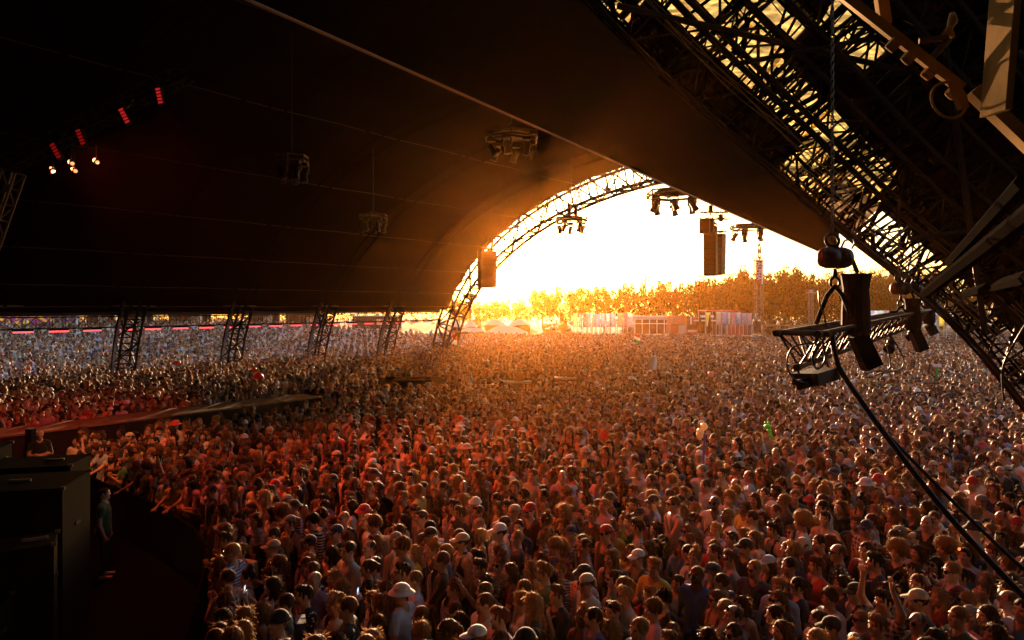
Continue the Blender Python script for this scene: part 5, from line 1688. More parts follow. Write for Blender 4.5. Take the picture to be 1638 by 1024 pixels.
HAIRS = {}
def build_hair(style):
    pr = []
    def ell(c, r, k=0.02, t='h'):
        pr.append((('ell', c, r, 0.0), k, t))
    def cap(a, b, r0, r1, k=0.025):
        pr.append((('cap', a, b, r0, r1), k, 'h'))
    noise, freq, zcut, fly, flen = 0.006, 26, 1.575, 110, 0.03
    base = (0.084, 0.103, 0.099)
    face = ((0, -0.112, 1.605), (0.072, 0.078, 0.100))
    if style == 'short':
        ell((0, 0.007, 1.667), (0.082, 0.101, 0.096)); zcut = 1.60; fly = 170; flen = 0.022
    elif style == 'crop':
        ell((0, 0.006, 1.664), (0.0805, 0.100, 0.094)); noise = 0.002; fly = 30; flen = 0.012
    elif style == 'quiff':
        ell((0, 0.006, 1.666), (0.082, 0.101, 0.097)); ell((0.01, -0.055, 1.752), (0.062, 0.05, 0.034), 0.03); noise = 0.008
    elif style == 'curly':
        ell((0, 0.006, 1.685), (0.097, 0.112, 0.104)); noise, freq, fly, flen = 0.013, 42, 320, 0.035; zcut = 1.61
    elif style == 'afro':
        ell((0, 0.015, 1.705), (0.140, 0.140, 0.128)); noise, freq, fly, flen = 0.012, 55, 300, 0.03; zcut = 1.58
    elif style == 'thin':
        ell((0, 0.010, 1.660), (0.080, 0.099, 0.090)); ell((0, -0.07, 1.735), (0.062, 0.085, 0.05), 0.02, 'cut'); noise = 0.003; fly = 40
    else:
        ell((0, 0.010, 1.668), (0.086, 0.104, 0.100))
        if style in ('long', 'wavy', 'bob'):
            bot = {'long': 1.27, 'wavy': 1.31, 'bob': 1.50}[style]
            w = 1.25 if style == 'wavy' else 1.0
            for s in (-1, 1):
                cap((s * 0.070, 0.005, 1.66), (s * 0.080 * w, 0.0, 1.54), 0.026, 0.026 * w)
                cap((s * 0.060, 0.055, 1.62), (s * 0.070 * w, 0.075, bot + 0.02), 0.040, 0.030 * w)
                if style != 'bob':
                    cap((s * 0.080 * w, 0.0, 1.54), (s * 0.098 * w, -0.035 if s > 0 else 0.01, bot + 0.08), 0.026 * w, 0.016)
            cap((0, 0.075, 1.64), (0, 0.100, bot), 0.058, 0.040 * w)
            zcut = 0
            noise, fly, flen = (0.012, 300, 0.07) if style == 'wavy' else (0.007, 260, 0.075)
        elif style == 'ponytail':
            cap((0, 0.095, 1.72), (0, 0.150, 1.665), 0.026, 0.032)
            cap((0, 0.150, 1.665), (0.01, 0.135, 1.42), 0.032, 0.014)
            fly, flen = 130, 0.045
        elif style == 'bun':
            ell((0, 0.045, 1.790), (0.046, 0.046, 0.040), 0.015)
            fly, flen = 130, 0.04
    if style not in ('thin',):
        pr.append((('ell', face[0], face[1], 0.0), 0.012, 'cut'))
    else:
        pr.append((('ell', (0, -0.10, 1.63), (0.085, 0.085, 0.13), 0.0), 0.012, 'cut'))
    b = np.array([np.concatenate(bounds(p)) for p, _, t in pr if t != 'cut'])
    lo, hi = b[:, :3].min(0) - 0.03, b[:, 3:].max(0) + 0.03
    xs, ys = np.arange(lo[0], hi[0], 0.0155), np.arange(lo[1], hi[1], 0.0155)
    zs = np.concatenate([np.arange(lo[2], 1.52, 0.024), np.arange(max(lo[2], 1.52), hi[2], 0.0155)])
    F = field(pr, xs, ys, zs)
    if zcut:
        F = np.maximum(F, (zcut - zs)[None, None, :])
    V, Q = nets(F, xs, ys, zs)
    N = np_normals(V, Q)
    r = np.random.RandomState(abs(hash(style)) % 1000 if False else sum(map(ord, style)))
    ang = np.arctan2(V[:, 0], V[:, 1])
    d = np.zeros(len(V))
    for q in range(5):
        ph, fa, fz = r.uniform(0, 6.28), r.uniform(0.5, 1.3) * freq * 0.35, r.uniform(0.4, 1.2) * freq * (0.8 if style in ('curly', 'afro', 'wavy') else 0.25)
        d += np.sin(ang * round(fa) + V[:, 2] * fz + ph)
    V = V + N * (noise * d / 2.2)[:, None]
    ex = MB()
    ids = r.choice(len(V), fly)
    for i in ids:
        p, n = Vector(V[i]), Vector(N[i])
        if n.z < -0.2 and style in ('short', 'crop', 'quiff', 'thin'):
            continue
        dn = Vector((0, 0, -1)) if style in ('long', 'wavy', 'ponytail', 'bob') else Vector((0, 0.2, 0.3))
        dr = (n * r.uniform(0.3, 1.0) + dn * r.uniform(0.2, 1.0) + Vector(r.normal(size=3)) * 0.3).normalized()
        sd_ = dr.cross(n)
        if sd_.length < 1e-3:
            continue
        sd_.normalize()
        L = flen * r.uniform(0.4, 1.2)
        k = len(ex.v)
        ex.add([p - sd_ * 0.0022 - n * 0.004, p + sd_ * 0.0022 - n * 0.004, p + dr * L * 0.6 + n * L * 0.15, p + dr * L], [(0, 1, 2), (2, 1, 3)])
    me = np_mesh('hair', V, Q, M_hair, None, ex)
    HAIRS[style] = me
STYLES = ('short', 'crop', 'quiff', 'curly', 'afro', 'thin', 'long', 'wavy', 'bob', 'ponytail', 'bun')
for s_ in STYLES:
    build_hair(s_)

def dome(mb, c, rx, ry, rz, z0, n=16, m=6):
    c = Vector(c)
    vs, fs = [], []
    for j in range(m + 1):
        a = (math.pi / 2) * j / m * (1 if z0 == 0 else 1)
        for k in range(n):
            t = 2 * math.pi * k / n
            vs.append(c + Vector((rx * math.cos(t) * math.cos(a), ry * math.sin(t) * math.cos(a), rz * math.sin(a))))
    for j in range(m):
        for k in range(n):
            k2 = (k + 1) % n
            fs.append((j * n + k, j * n + k2, (j + 1) * n + k2, (j + 1) * n + k))
    mb.add(vs, fs)
HATS = {}
mb = MB()
dome(mb, (0, 0.006, 1.690), 0.090, 0.110, 0.088, 0)
HATS['cap'] = mb
br = MB()
def brim(i, j):
    a = math.pi * (0.12 + 0.76 * i)
    r0 = Vector((0.088 * math.cos(a), 0.006 - 0.108 * math.sin(a), 1.694))
    r1 = Vector((0.080 * math.cos(a), -0.062 - 0.125 * math.sin(a), 1.690 - 0.016 * math.cos(a) ** 2 - 0.012))
    return r0.lerp(r1, j)
br.grid(brim, 12, 3)
br.grid(lambda i, j: brim(i, j) - Vector((0, 0, 0.006)), 12, 3)
HATS['cap_brim'] = br
mb = MB()
dome(mb, (0, 0.006, 1.695), 0.091, 0.110, 0.080, 0)
mb.path([Vector((0.092 * math.cos(t), 0.006 + 0.111 * math.sin(t), 1.698)) for t in [2 * math.pi * k / 20 for k in range(20)]], 0.006, 5, closed=True)
def bb(i, j):
    t = 2 * math.pi * i
    r = 1 + 0.55 * j
    return Vector((0.091 * math.cos(t) * r, 0.006 + 0.110 * math.sin(t) * r, 1.700 - 0.045 * j))
mb.grid(bb, 20, 3)
HATS['bucket hat'] = mb
mb = MB()
dome(mb, (0, 0.010, 1.675), 0.092, 0.112, 0.115, 0)
mb.path([Vector((0.092 * math.cos(t), 0.010 + 0.112 * math.sin(t), 1.680)) for t in [2 * math.pi * k / 20 for k in range(20)]], 0.014, 6, closed=True)
HATS['beanie'] = mb
mb = MB()
dome(mb, (0, 0.008, 1.695), 0.089, 0.109, 0.078, 0)
mb.path([(0, 0.115, 1.69), (0.02, 0.135, 1.66), (0.03, 0.13, 1.58)], [0.016, 0.014, 0.02], 6)
HATS['bandana'] = mb
HM = {k: v.mesh(k.replace(' ', '_'), M_plain, True) for k, v in HATS.items()}
HMF = HATS['bandana'].mesh('bandana_floral', M_floral, True)
def glasses_mesh(dy, dz, tilt):
    mb = MB()
    rot = Matrix.Rotation(R(tilt), 3, 'X')
    piv = Vector((0, -0.104, 1.655))
    for s in (-1, 1):
        mb.lathe(Vector((s * 0.034, -0.108, 1.652)), [(0.027, 0), (0.025, 0.006)], 10, (s * 0.18, -1, -0.05))
        mb.tube((s * 0.060, -0.098, 1.660), (s * 0.083, 0.005, 1.650), 0.004, None, 4)
    mb.tube((-0.012, -0.112, 1.660), (0.012, -0.112, 1.660), 0.004, None, 4)
    mb.v = [piv + rot @ (p - piv) + Vector((0, dy, dz)) for p in mb.v]
    return mb.mesh('sunglasses', M_glass)
GL_ON, GL_UP = glasses_mesh(0, 0, 0), glasses_mesh(0.028, 0.082, -28)
bpk = MB()
bpk.box((0, 0.165, 1.24), (0.28, 0.14, 0.40), None, 0.85)
for s in (-1, 1):
    bpk.path([(s * 0.09, 0.12, 1.42), (s * 0.095, 0.02, 1.478), (s * 0.1, -0.10, 1.42), (s * 0.12, -0.12, 1.25), (s * 0.14, 0.04, 1.10)], 0.018, 5)
BPACK = bpk.mesh('backpack', M_plain)
sbg = MB()
sbg.path([(0.13, 0.09, 1.43), (0.06, -0.11, 1.40), (-0.09, -0.15, 1.18), (-0.18, -0.09, 1.05)], 0.013, 5)
sbg.path([(0.13, 0.09, 1.43), (-0.02, 0.15, 1.25), (-0.18, 0.06, 1.05)], 0.013, 5)
sbg.box((-0.19, -0.05, 1.0), (0.07, 0.20, 0.15))
SBAG = sbg.mesh('shoulder_bag', M_plain)

BODIES = {}
def body(key):
    if key not in BODIES:
        BODIES[key] = build_person(*key)
    return BODIES[key]
POSES = [('down', 'down', 0.0), ('down', 'down', 0.35), ('down', 'down', -0.35), ('cross', 'cross', 0.0), ('cross', 'cross', 0.3), ('chin', 'cross', 0.0), ('phone', 'phone', 0.0),
         ('up', 'up', 0.0), ('up', 'down', 0.0), ('clap', 'clap', 0.0), ('clap', 'clap', -0.3), ('cup', 'down', 0.2), ('hip', 'down', 0.0)]
PTXT = {('down', 'down'): 'arms hanging', ('cross', 'cross'): 'arms folded', ('chin', 'cross'): 'hand at the chin', ('phone', 'phone'): 'holding a phone up with both hands', ('up', 'up'): 'both arms raised',
        ('up', 'down'): 'one arm raised', ('clap', 'clap'): 'hands together before the chest', ('cup', 'down'): 'holding a cup', ('hip', 'down'): 'hand on hip', ('reach', 'down'): 'leaning', ('reach', 'reach'): 'leaning on the barrier'}
def garment_variants(me, m):
    key = (me.name, m.name)
    if key not in _gv:
        c = me.copy()
        c.materials.clear()
        c.materials.append(m)
        _gv[key] = c
    return _gv[key]
_gv = {}
PN = {'plain': M_plain, 'striped': M_strip, 'checked': M_check, 'floral': M_floral}
M_phone = mat('phone_black', (0.015, 0.015, 0.017), 0.2)
M_screen = mat('phone_screen', (0.02, 0.02, 0.03), 0.15, emit=(0.5, 0.6, 0.9), estr=0.5)
M_cup = mat('beer_cup', (0.62, 0.42, 0.12), 0.3, translucent=0.4)
USED = set()
PEOPLE = []
def person(x, y, z, rz, h, spec, label, group='people in the front of the crowd'):
    """spec: build, pose (left, right, yaw), garment, pattern, colour, hair, hair colour, hat, glasses, extra, skin"""
    bd = body((spec['build'],) + spec['pose'])
    t = thing('person', label, 'person', (x, y, z), group)
    t.rotation_euler = (0, 0, rz)
    t.scale = (h / 1.755,) * 3
    kids = {}
    kids['body'] = link('body', bd['body'], t, None, spec['skin'])
    g = spec['garment']
    if g:
        kids['shirt'] = link({'tee': 'shirt', 'longsleeve': 'long_sleeved_shirt', 'tank': 'tank_top', 'jersey': 'sleeveless_jersey'}[g], garment_variants(bd[g], PN[spec['pattern']]), t, None, spec['colour'])
    kids['trousers'] = link('trousers', bd['trousers'], t, None, spec['trous'])
    if spec['hair'] != 'bald':
        kids['hair'] = link('hair', HAIRS[spec['hair']], t, None, spec['hairc'])
    if spec['hat']:
        hk, hc = spec['hat']
        m_ = HMF if hk == 'bandana' and spec.get('hatpat') else HM[hk]
        kids['hat'] = link(hk.replace(' ', '_'), m_, t, None, hc)
        if hk == 'cap':
            bo = link('brim', HM['cap_brim'], kids['hat'], None, hc)
    if spec['glasses'] == 'on':
        link('sunglasses', GL_ON, t)
    elif spec['glasses'] == 'up':
        link('sunglasses', GL_UP, t)
    if spec['extra'] == 'backpack':
        link('backpack', BPACK, t, None, spec['xcol'])
    elif spec['extra'] == 'bag':
        link('shoulder_bag', SBAG, t, None, spec['xcol'])
    PEOPLE.append((t, kids, spec))
    return t
GTXT = {'tee': 'T-shirt', 'longsleeve': 'long sleeved shirt', 'tank': 'tank top', 'jersey': 'sleeveless jersey', None: 'no shirt'}
def wchoice(lst, ws):
    return rng.choices(lst, ws)[0]
def rand_spec(front=False):
    for _ in range(400):
        fem = rng.random() < 0.5
        pose = rng.choices(POSES, [10, 10, 10, 5, 5, 4, 1.2, 0.25, 0.5, 1.0, 1.0, 4, 3])[0]
        g = wchoice(['tee', 'longsleeve', 'tank', 'jersey'], [4, 3, 5, 0] if fem else [8, 3, 1, 0.3])
        cn, cc, w = rng.choices(CLOTHS, [c[2] for c in CLOTHS])[0]
        pat = wchoice(['plain', 'striped', 'checked', 'floral'], [11, 0.5, 0.3, 0.5])
        if cn in ('white', 'light grey') and pat != 'plain':
            pat = 'plain'
        hair = wchoice(['long', 'wavy', 'bob', 'ponytail', 'bun', 'curly'], [6, 4, 2, 3, 2, 1]) if fem else wchoice(['short', 'crop', 'quiff', 'curly', 'thin', 'afro'], [6, 2, 4, 1.2, 1, 0.15])
        hat = None
        if rng.random() < (0.04 if fem else 0.18):
            hk = wchoice(['cap', 'bucket hat', 'beanie', 'bandana'], [7, 1, 1, 1])
            hat = (hk,) + rng.choices(CAPS, [8, 2.5, 2, 1, 3, 3, 0.4, 0.4, 0.4])[0]
            if hair in ('curly', 'afro', 'bun', 'quiff'):
                hair = 'short' if not fem else 'long'
        gl = wchoice([None, 'on', 'up'], [6, 2, 1 if not hat else 0])
        ex = wchoice([None, 'backpack', 'bag'], [9, 0.7, 1])
        xn, xc = rng.choice(CAPS[:6])
        words = ['person in %s%s %s' % (cn, '' if pat == 'plain' else ' ' + pat, GTXT[g])]
        if hat:
            words.append('%s %s' % (hat[1], hat[0]))
        if gl == 'on':
            words.append('sunglasses')
        elif gl == 'up':
            words.append('sunglasses on head')
        if ex:
            words.append('%s %s' % (xn, 'backpack' if ex == 'backpack' else 'shoulder bag'))
        tail = PTXT[pose[:2]]
        lab = words[0] + ((' with ' + ' and '.join(words[1:])) if len(words) > 1 else '') + ', ' + tail
        if lab in USED or len(lab.split()) > 16:
            continue
        # several plain looks differ only by body turn or trousers: say so
        USED.add(lab)
        return dict(build='f' if fem else 'm', pose=pose, garment=g, pattern=pat, colour=cc, hair=hair, hairc=rng.choice(HAIRC), hat=(hat[0], hat[2]) if hat else None, glasses=gl, extra=ex, xcol=xc,
                    skin=wchoice(SKINS, [5, 4, 4, 3, 4, 2, 4, 0.6]), trous=rng.choice(TROUS), label=lab)
    raise RuntimeError('no more looks')

# where people stand: a jittered hexagonal field, minus the pit, runway, sound desk and girder feet
FOCUS = (-14.5, 6.0)
def pit_side(x, y):
    """True where (x, y) lies in the open pit on the stage side of the barrier."""
    if y > PIT[0].y:
        return False
    xb = None
    for i in range(len(PIT) - 1):
        a, b = PIT[i], PIT[i + 1]
        if b.y <= y <= a.y:
            xb = a.x + (b.x - a.x) * (a.y - y) / (a.y - b.y)
    if xb is None:
        xb = PIT[-1].x
    return x < xb + 0.28
def run_d(x, y):
    d = Vector((x, y, 0)) - D0
    return d.dot(dd), d.dot(dn)
FEET = [tp(-6.6 * k, -24.9, 0) for k in range(0, 7)]
def free(x, y):
    if pit_side(x, y):
        return False
    a, b = run_d(x, y)
    if -30 < a < (D1 - D0).length + 0.4 and -2.7 < b < 1.95:
        return False
    if a < 1.0 and b > -6 and b < 2:
        return False
    if -6.6 < x < 3.9 and 32.6 < y < 36.6 + 0.15 * x:
        return False
    for f in FEET:
        if (x - f.x) ** 2 + (y - f.y) ** 2 < 1.0:
            return False
    if x > 10.4 and y < 15.2 and x > 10.4 + (15.2 - y) * 0.2:
        return False
    return True
pts = []
row = 0
y = 7.15
while y < 101:
    sp = 0.485 if y < 30 else (0.52 if y < 50 else 0.58)
    hw = 0.80 * y + 2
    x = -hw + (sp / 2 if row % 2 else 0)
    while x < hw:
        px, pyy = x + rng.uniform(-0.15, 0.15), y + rng.uniform(-0.14, 0.14)
        x += sp
        s, u = su(px, pyy)
        d_out = -u - 25
        if not free(px, pyy):
            continue
        if d_out > 38:
            continue
        # loose far edge of the crowd
        edge = 88 + 4 * math.sin(px * 0.15) if px > 6 else 74 + (px + 15) * 0.65
        if pyy > edge and d_out < 0 or pyy > max(edge, 78):
            continue
        if d_out > 0 and rng.random() < 0.12 + 0.5 * smooth01((d_out - 24) / 14):
            continue
        if rng.random() < 0.03 + 0.22 * smooth01((math.sin(px * 0.9 + math.sin(pyy * 0.7) * 2) * math.sin(pyy * 1.1 + math.sin(px * 0.53) * 2) - 0.45) / 0.5):
            continue
        pts.append((px, pyy))
    y += sp * 0.86
    row += 1
def in_view(x, y, zz=1.6):
    px = 819 + FPX * x / y
    py = 490 - FPX * (zz - EYE) / y
    return -12 < px < 1650 and py < 1040
near = sorted((p for p in pts if in_view(*p)), key=lambda p: (p[0] ** 2 + p[1] ** 2))
NIND = 284
first = near[:NIND]
chosen = set(first)
FOCI = Vector((FOCUS[0], FOCUS[1], 0))
def facing(x, y, sd_=0.38):
    d = FOCI - Vector((x, y, 0))
    a = math.atan2(d.x, -d.y)     # local face direction is -y
    return a + rng.gauss(0, sd_) + (0.25 if rng.random() < 0.1 else 0)
for (x, y) in first:
    sp_ = rand_spec()
    fem = sp_['build'] == 'f'
    h = rng.gauss(1.70 if fem else 1.82, 0.065)
    person(x, y, 0, facing(x, y), h, sp_, sp_['label'])
# people one can name at the pit and the stage
def spec(**k):
    s = dict(build='m', pose=('down', 'down', 0.0), garment='tee', pattern='plain', colour=CLOTHS[0][1], hair='short', hairc=HAIRC[0], hat=None, glasses=None, extra=None, xcol=CLOTHS[0][1], skin=SKINS[0], trous=TROUS[0])
    s.update(k)
    return s
person(-13.2, 19.0, 0.1, 0.6, 1.84, spec(hair='bald', pose=('cross', 'cross', 0.0)), 'person in black standing alone in the dark by the stage end of the runway', 'people at the pit')
person(-8.1, 13.5, 0.0, 1.9, 1.80, spec(colour=(0.02, 0.09, 0.04), hair='crop'), 'person in dark green T-shirt standing alone in the dark pit', 'people at the pit')
person(-12.35, 19.55, 0.12, -0.9, 1.80, spec(colour=(0.75, 0.52, 0.10), hair='quiff', hairc=HAIRC[2], pose=('cup', 'down', 0.2), garment='tee'), 'person in yellow shirt lit by stage light at the end of the barrier', 'people at the pit')
# front row leaning over the barrier
FR = resample(PIT[:6], 0.62)
for k, q in enumerate(FR[:13]):
    d = (FR[k + 1] - q).normalized()
    nrm = Vector((-d.y, d.x, 0))      # towards the crowd
    c = q + nrm * 0.36
    a = math.atan2(-nrm.x, nrm.y)
    cn, cc, w = CLOTHS[(k * 5 + 1) % len(CLOTHS)]
    ps = (('reach', 'down', 0.3), ('cross', 'cross', 0.0), ('up', 'down', 0.0), ('down', 'down', 0.35), ('reach', 'reach', 0.0), ('cup', 'down', 0.2), ('clap', 'clap', 0.0))[k % 7]
    pt = {'reach': 'leaning out over', 'cross': 'arms folded at', 'up': 'one arm raised at', 'down': 'arms hanging at', 'cup': 'holding a cup at', 'clap': 'hands together at'}[ps[0]]
    person(c.x, c.y, 0, a + rng.uniform(-0.7, 0.7), rng.gauss(1.74, 0.07), spec(build='f' if k % 2 else 'm', pose=ps, colour=cc, hair=('wavy', 'short', 'long', 'curly', 'ponytail')[k % 5], hairc=HAIRC[(k * 3) % 12], garment='tank' if k % 4 == 1 else 'tee'),
           'person in %s %s, %s the pit barrier, %s from runway' % (cn, 'tank top' if k % 4 == 1 else 'T-shirt', pt, ordinal(k)), 'people at the pit')
print('individual people', len(PEOPLE))
# lettering on the jersey seen near the corner
# things held up by the nearer people
def world_of(t, p):
    c, s = math.cos(t.rotation_euler.z), math.sin(t.rotation_euler.z)
    k = t.scale.x
    return Vector((t.location.x + (p[0] * c - p[1] * s) * k, t.location.y + (p[0] * s + p[1] * c) * k, t.location.z + p[2] * k))
for t, kids, s in list(PEOPLE):
    who = t['label'].split(',')[0].replace('person in ', 'the person in ')
    if s['pose'][:2] == ('phone', 'phone'):
        q = world_of(t, (0, -0.37, 1.585))
        o = thing('phone', 'black phone held up by %s' % ' '.join(who.split()[:11]), 'phone', q, 'phones held up in the crowd')
        o.rotation_euler = (0, 0, t.rotation_euler.z)
        mb = MB().box(q, (0.078, 0.009, 0.155))
        part('phone_case', mb, M_phone, o)
        part('screen', MB().box(q + Vector((0, 0.0055, 0)), (0.070, 0.002, 0.145)), M_screen, o)
    elif s['pose'][:2] == ('cup', 'down') and 'yellow shirt lit' not in t['label']:
        q = world_of(t, rotz((0.105, -0.315, 1.235), s['pose'][2]))
        single('cup', MB().lathe(q, [(0.028, -0.06), (0.040, 0.06), (0.037, 0.06), (0.036, 0.045)], 10), M_cup, 'beer cup held by %s' % ' '.join(who.split()[:11]), 'cup', q, 'cups held in the crowd', True)

# the rest of the crowd: one mass of many thousand
rest = [p for p in pts if p not in chosen]
NV = 30
vars_ = []
seen_ = set()
for t, kids, s in PEOPLE[:NIND]:
    key = (s['build'], s['pose'], s['garment'], s['hair'], s['hat'][0] if s['hat'] else None)
    if key in seen_ or s['extra'] or 'hair' not in kids or s['garment'] is None:
        continue
    if s['pose'][:2] in (('up', 'up'), ('phone', 'phone'), ('up', 'down'), ('clap', 'clap')):
        continue
    if s['hat'] and len([1 for q in seen_ if q[4]]) >= 4:
        continue
    if s['hair'] in ('curly', 'afro', 'wavy', 'thin') and len([1 for q in seen_ if q[3] == s['hair']]) >= (1 if s['hair'] == 'afro' else 2):
        continue
    seen_.add(key)
    vars_.append((kids, s))
    if len(vars_) == NV:
        break
NV = len(vars_)
def build_crowd(name, spots, cloth):
    me = bpy.data.meshes.new(name)
    me.from_pydata([(x, y, ground_z(x, y)) for x, y in spots], [], [])
    pick = me.attributes.new('pick', 'INT', 'POINT')
    rota = me.attributes.new('turn', 'FLOAT_VECTOR', 'POINT')
    scal = me.attributes.new('size', 'FLOAT_VECTOR', 'POINT')
    pick.data.foreach_set('value', [rng.randrange(NV) for _ in spots])
    rv, sv = [], []
    for x, y in spots:
        rv += [0.0, 0.0, facing(x, y, 0.45)]
        k = rng.gauss(1.76, 0.10) / 1.755
        sv += [k * rng.uniform(0.94, 1.06), k * rng.uniform(0.94, 1.06), k]
    rota.data.foreach_set('vector', rv)
    scal.data.foreach_set('vector', sv)
    crowd = bpy.data.objects.new(name, me)
    COL.objects.link(crowd)
    crowd['kind'] = 'stuff'
    ng = bpy.data.node_groups.new(name + '_nodes', 'GeometryNodeTree')
    ng.interface.new_socket('Geometry', in_out='INPUT', socket_type='NodeSocketGeometry')
    ng.interface.new_socket('Geometry', in_out='OUTPUT', socket_type='NodeSocketGeometry')
    gi, go = ng.nodes.new('NodeGroupInput'), ng.nodes.new('NodeGroupOutput')
    iop = ng.nodes.new('GeometryNodeInstanceOnPoints')
    jall = ng.nodes.new('GeometryNodeJoinGeometry')
    for kids, s in vars_:
        jg = ng.nodes.new('GeometryNodeJoinGeometry')
        for key, mm in (('body', MC_skin), ('shirt', cloth), ('trousers', MC_tr), ('hair', MC_hair), ('hat', MC_cap)):
            if key not in kids:
                continue
            oi = ng.nodes.new('GeometryNodeObjectInfo')
            oi.transform_space = 'ORIGINAL'
            oi.inputs['Object'].default_value = kids[key]
            sm = ng.nodes.new('GeometryNodeSetMaterial')
            sm.inputs['Material'].default_value = mm
            ng.links.new(oi.outputs['Geometry'], sm.inputs['Geometry'])
            ng.links.new(sm.outputs[0], jg.inputs[0])
        g2i = ng.nodes.new('GeometryNodeGeometryToInstance')
        ng.links.new(jg.outputs[0], g2i.inputs[0])
        ng.links.new(g2i.outputs[0], jall.inputs[0])
    def nattr(name, typ):
        n = ng.nodes.new('GeometryNodeInputNamedAttribute')
        n.data_type = typ
        n.inputs['Name'].default_value = name
        return n.outputs['Attribute']
    ng.links.new(gi.outputs[0], iop.inputs['Points'])
    ng.links.new(jall.outputs[0], iop.inputs['Instance'])
    iop.inputs['Pick Instance'].default_value = True
    ng.links.new(nattr('pick', 'INT'), iop.inputs['Instance Index'])
    ng.links.new(nattr('turn', 'FLOAT_VECTOR'), iop.inputs['Rotation'])
    ng.links.new(nattr('size', 'FLOAT_VECTOR'), iop.inputs['Scale'])
    ng.links.new(iop.outputs[0], go.inputs[0])
    md = crowd.modifiers.new('crowd', 'NODES')
    md.node_group = ng

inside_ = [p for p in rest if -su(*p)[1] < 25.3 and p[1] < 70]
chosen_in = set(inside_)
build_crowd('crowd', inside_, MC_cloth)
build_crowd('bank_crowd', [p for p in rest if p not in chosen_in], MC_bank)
print('crowd', len(rest), 'variants', NV, 'body verts', sum(len(b['body'].vertices) for b in BODIES.values()) / len(BODIES), len(BODIES), 'hair', {k: len(v.polygons) for k, v in HAIRS.items()})
# ---------------------------------------------------------------- things held above the crowd
M_balloon = mat('white_balloon', (0.75, 0.68, 0.55), 0.35, translucent=0.4, tcol=(0.85, 0.6, 0.35))
bl = thing('balloon_cluster', 'three white balloons on a purple pole above the crowd', 'balloons', P(1125, 735, 15.5))
for (x, y, r) in ((1126, 682, 0.085), (1120, 691, 0.085), (1119, 697, 0.08)):
    part('balloon', MB().lathe(P(x, y, 15.5 + 0.05 * (x - 1120)) - Vector((0, 0, r)), [(0.01, -0.02), (r * 0.55, r * 0.2), (r * 0.92, r * 0.6), (r, r * 1.0), (r * 0.9, r * 1.45), (r * 0.55, r * 1.85), (0.005, r * 2.0)], 14), M_balloon, bl, True)
part('pole', MB().tube(P(1128, 693, 15.5), P(1124, 745, 15.5), 0.03, None, 8), mat('purple_pole', (0.16, 0.10, 0.36), 0.5), bl)
gf = thing('inflatable_toy', 'small bright green inflatable held up above the crowd', 'inflatable', P(1232, 698, 15.8))
M_gr = mat('bright_green_vinyl', (0.16, 0.62, 0.06), 0.35, translucent=0.3)
def ball(c, r, sq=1.0):
    return MB().lathe(Vector(c), [(r * math.sin(math.pi * k / 8) + 0.0005, -r * sq * math.cos(math.pi * k / 8)) for k in range(9)], 12)
part('head', ball(P(1228, 683, 15.8), 0.085, 0.8), M_gr, gf, True)
part('tail', MB().path([P(1229, 687, 15.8), P(1233, 696, 15.8), P(1236, 702, 15.8)], [0.04, 0.035, 0.03], 8), M_gr, gf, True)
for x in (1224.5, 1229.5):
    part('knob', ball(P(x, 676.5, 15.75), 0.03), M_gr, gf, True)
single('balloon', ball(P(1137, 598, 33), 0.16, 0.8), mat('pink_balloon', (0.7, 0.35, 0.33), 0.4, translucent=0.4), 'pale pink balloon floating low over the middle of the crowd', 'balloon', P(1137, 605, 33), None, True)
single('white_sign', MB().lathe(P(1045, 580, 36), [(0.20, -0.35), (0.22, 0.0), (0.1, 0.35), (0.02, 0.38)], 8, (0.2, 0, 1)), M_white, 'white pointed inflatable held up in the crowd below the flag', 'inflatable', P(1045, 592, 36))
single('balloon', ball(P(282, 580, 38), 0.24, 0.5), mat('orange_vinyl', (0.75, 0.14, 0.02), 0.4, translucent=0.4), 'flat orange inflatable over the crowd by the second tent leg', 'balloon', P(282, 588, 38), None, True)
rd = thing('red_inflatable', 'red inflatable figure held up between the runway and the tent legs', 'inflatable', P(412, 604, 33))
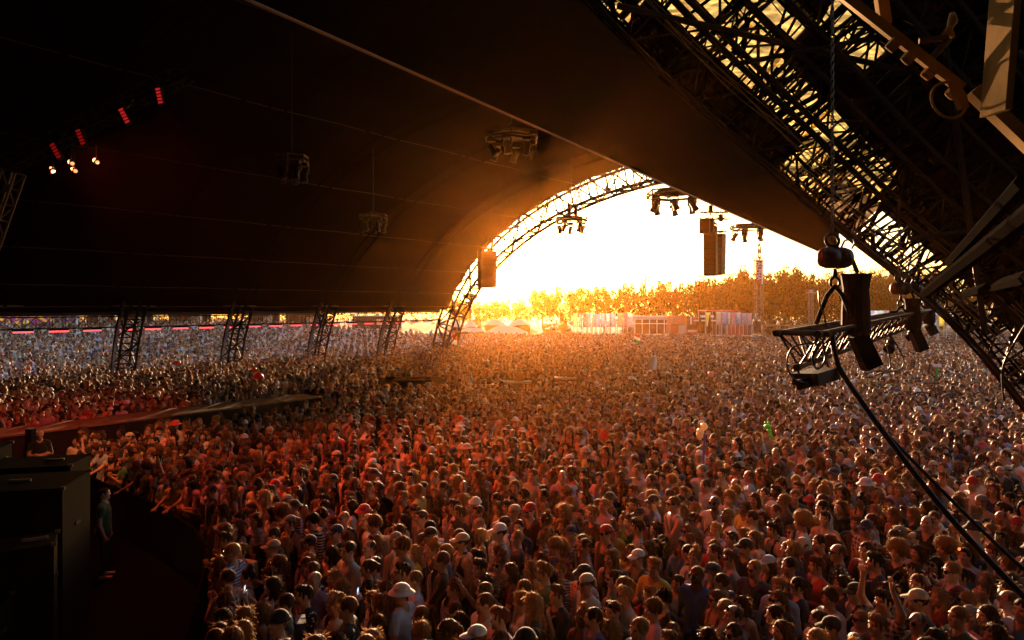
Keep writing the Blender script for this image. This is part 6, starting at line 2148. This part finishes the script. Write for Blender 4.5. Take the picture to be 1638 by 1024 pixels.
M_rv = mat('red_vinyl', (0.65, 0.02, 0.02), 0.4, translucent=0.3)
part('body', MB().lathe(P(413, 602, 33), [(0.25, -0.1), (0.26, 0.0), (0.12, 0.16), (0.05, 0.22)], 10), M_rv, rd, True)
part('head', ball(P(407, 591, 33), 0.11), M_rv, rd, True)
M_fr, M_fw, M_fg = mat('flag_red', (0.55, 0.05, 0.02), 0.8, translucent=0.4), mat('flag_white', (0.7, 0.7, 0.68), 0.8, translucent=0.4), mat('flag_green', (0.03, 0.30, 0.10), 0.8, translucent=0.4)
def flag(label, px, py, Y, w, h, cols):
    o = P(px, py, Y)
    t = thing('flag', label, 'flag', Vector((o.x, Y, 0)), 'flags waved in the crowd')
    part('staff', MB().tube(Vector((o.x, Y, 0.9)), o + Vector((0, 0, h + 0.1)), 0.02), M_pole, t)
    n = len(cols)
    for i, m in enumerate(cols):
        def f(a, b, i=i):
            return o + Vector((w * a, 0.12 * math.sin(a * 6 + i), h * (1 - (i + b) / n) - 0.5 * a * w * (0.6 if b else 0.6) + 0.03 * math.sin(a * 7)))
        part('stripe', MB().grid(f, 6, 2), m, t, True, 0.008)
flag('red white and green flag drooping over the far crowd under the banners', 1014, 547, 58, 0.55, 0.75, (M_fr, M_fw, M_fg))
flag('small red and white flag by the arch foot', 723, 550, 60, 0.45, 0.9, (M_fr, M_fw))
st_ = thing('totem', 'green totem stick with a pale top in the sunny crowd by the wing roof', 'totem', P(1499, 606, 31))
part('stick', MB().tube(P(1499, 606, 31), P(1499, 586, 31), 0.05), M_fg, st_)
part('top', MB().box(P(1499, 585, 31), (0.36, 0.08, 0.12)), mat('pale_pink_card', (0.7, 0.5, 0.5), 0.7), st_)
s2 = thing('totem', 'pale patterned totem pole held up below the hanging truss', 'totem', P(1292, 660, 21))
for k in range(6):
    part('ring', MB().tube(P(1291 + k * 0.5, 618 + k * 7, 21), P(1291.5 + k * 0.5, 624.4 + k * 7, 21), 0.035, None, 8), M_white if k % 2 == 0 else mat('brown_ring', (0.25, 0.14, 0.1), 0.6), s2)
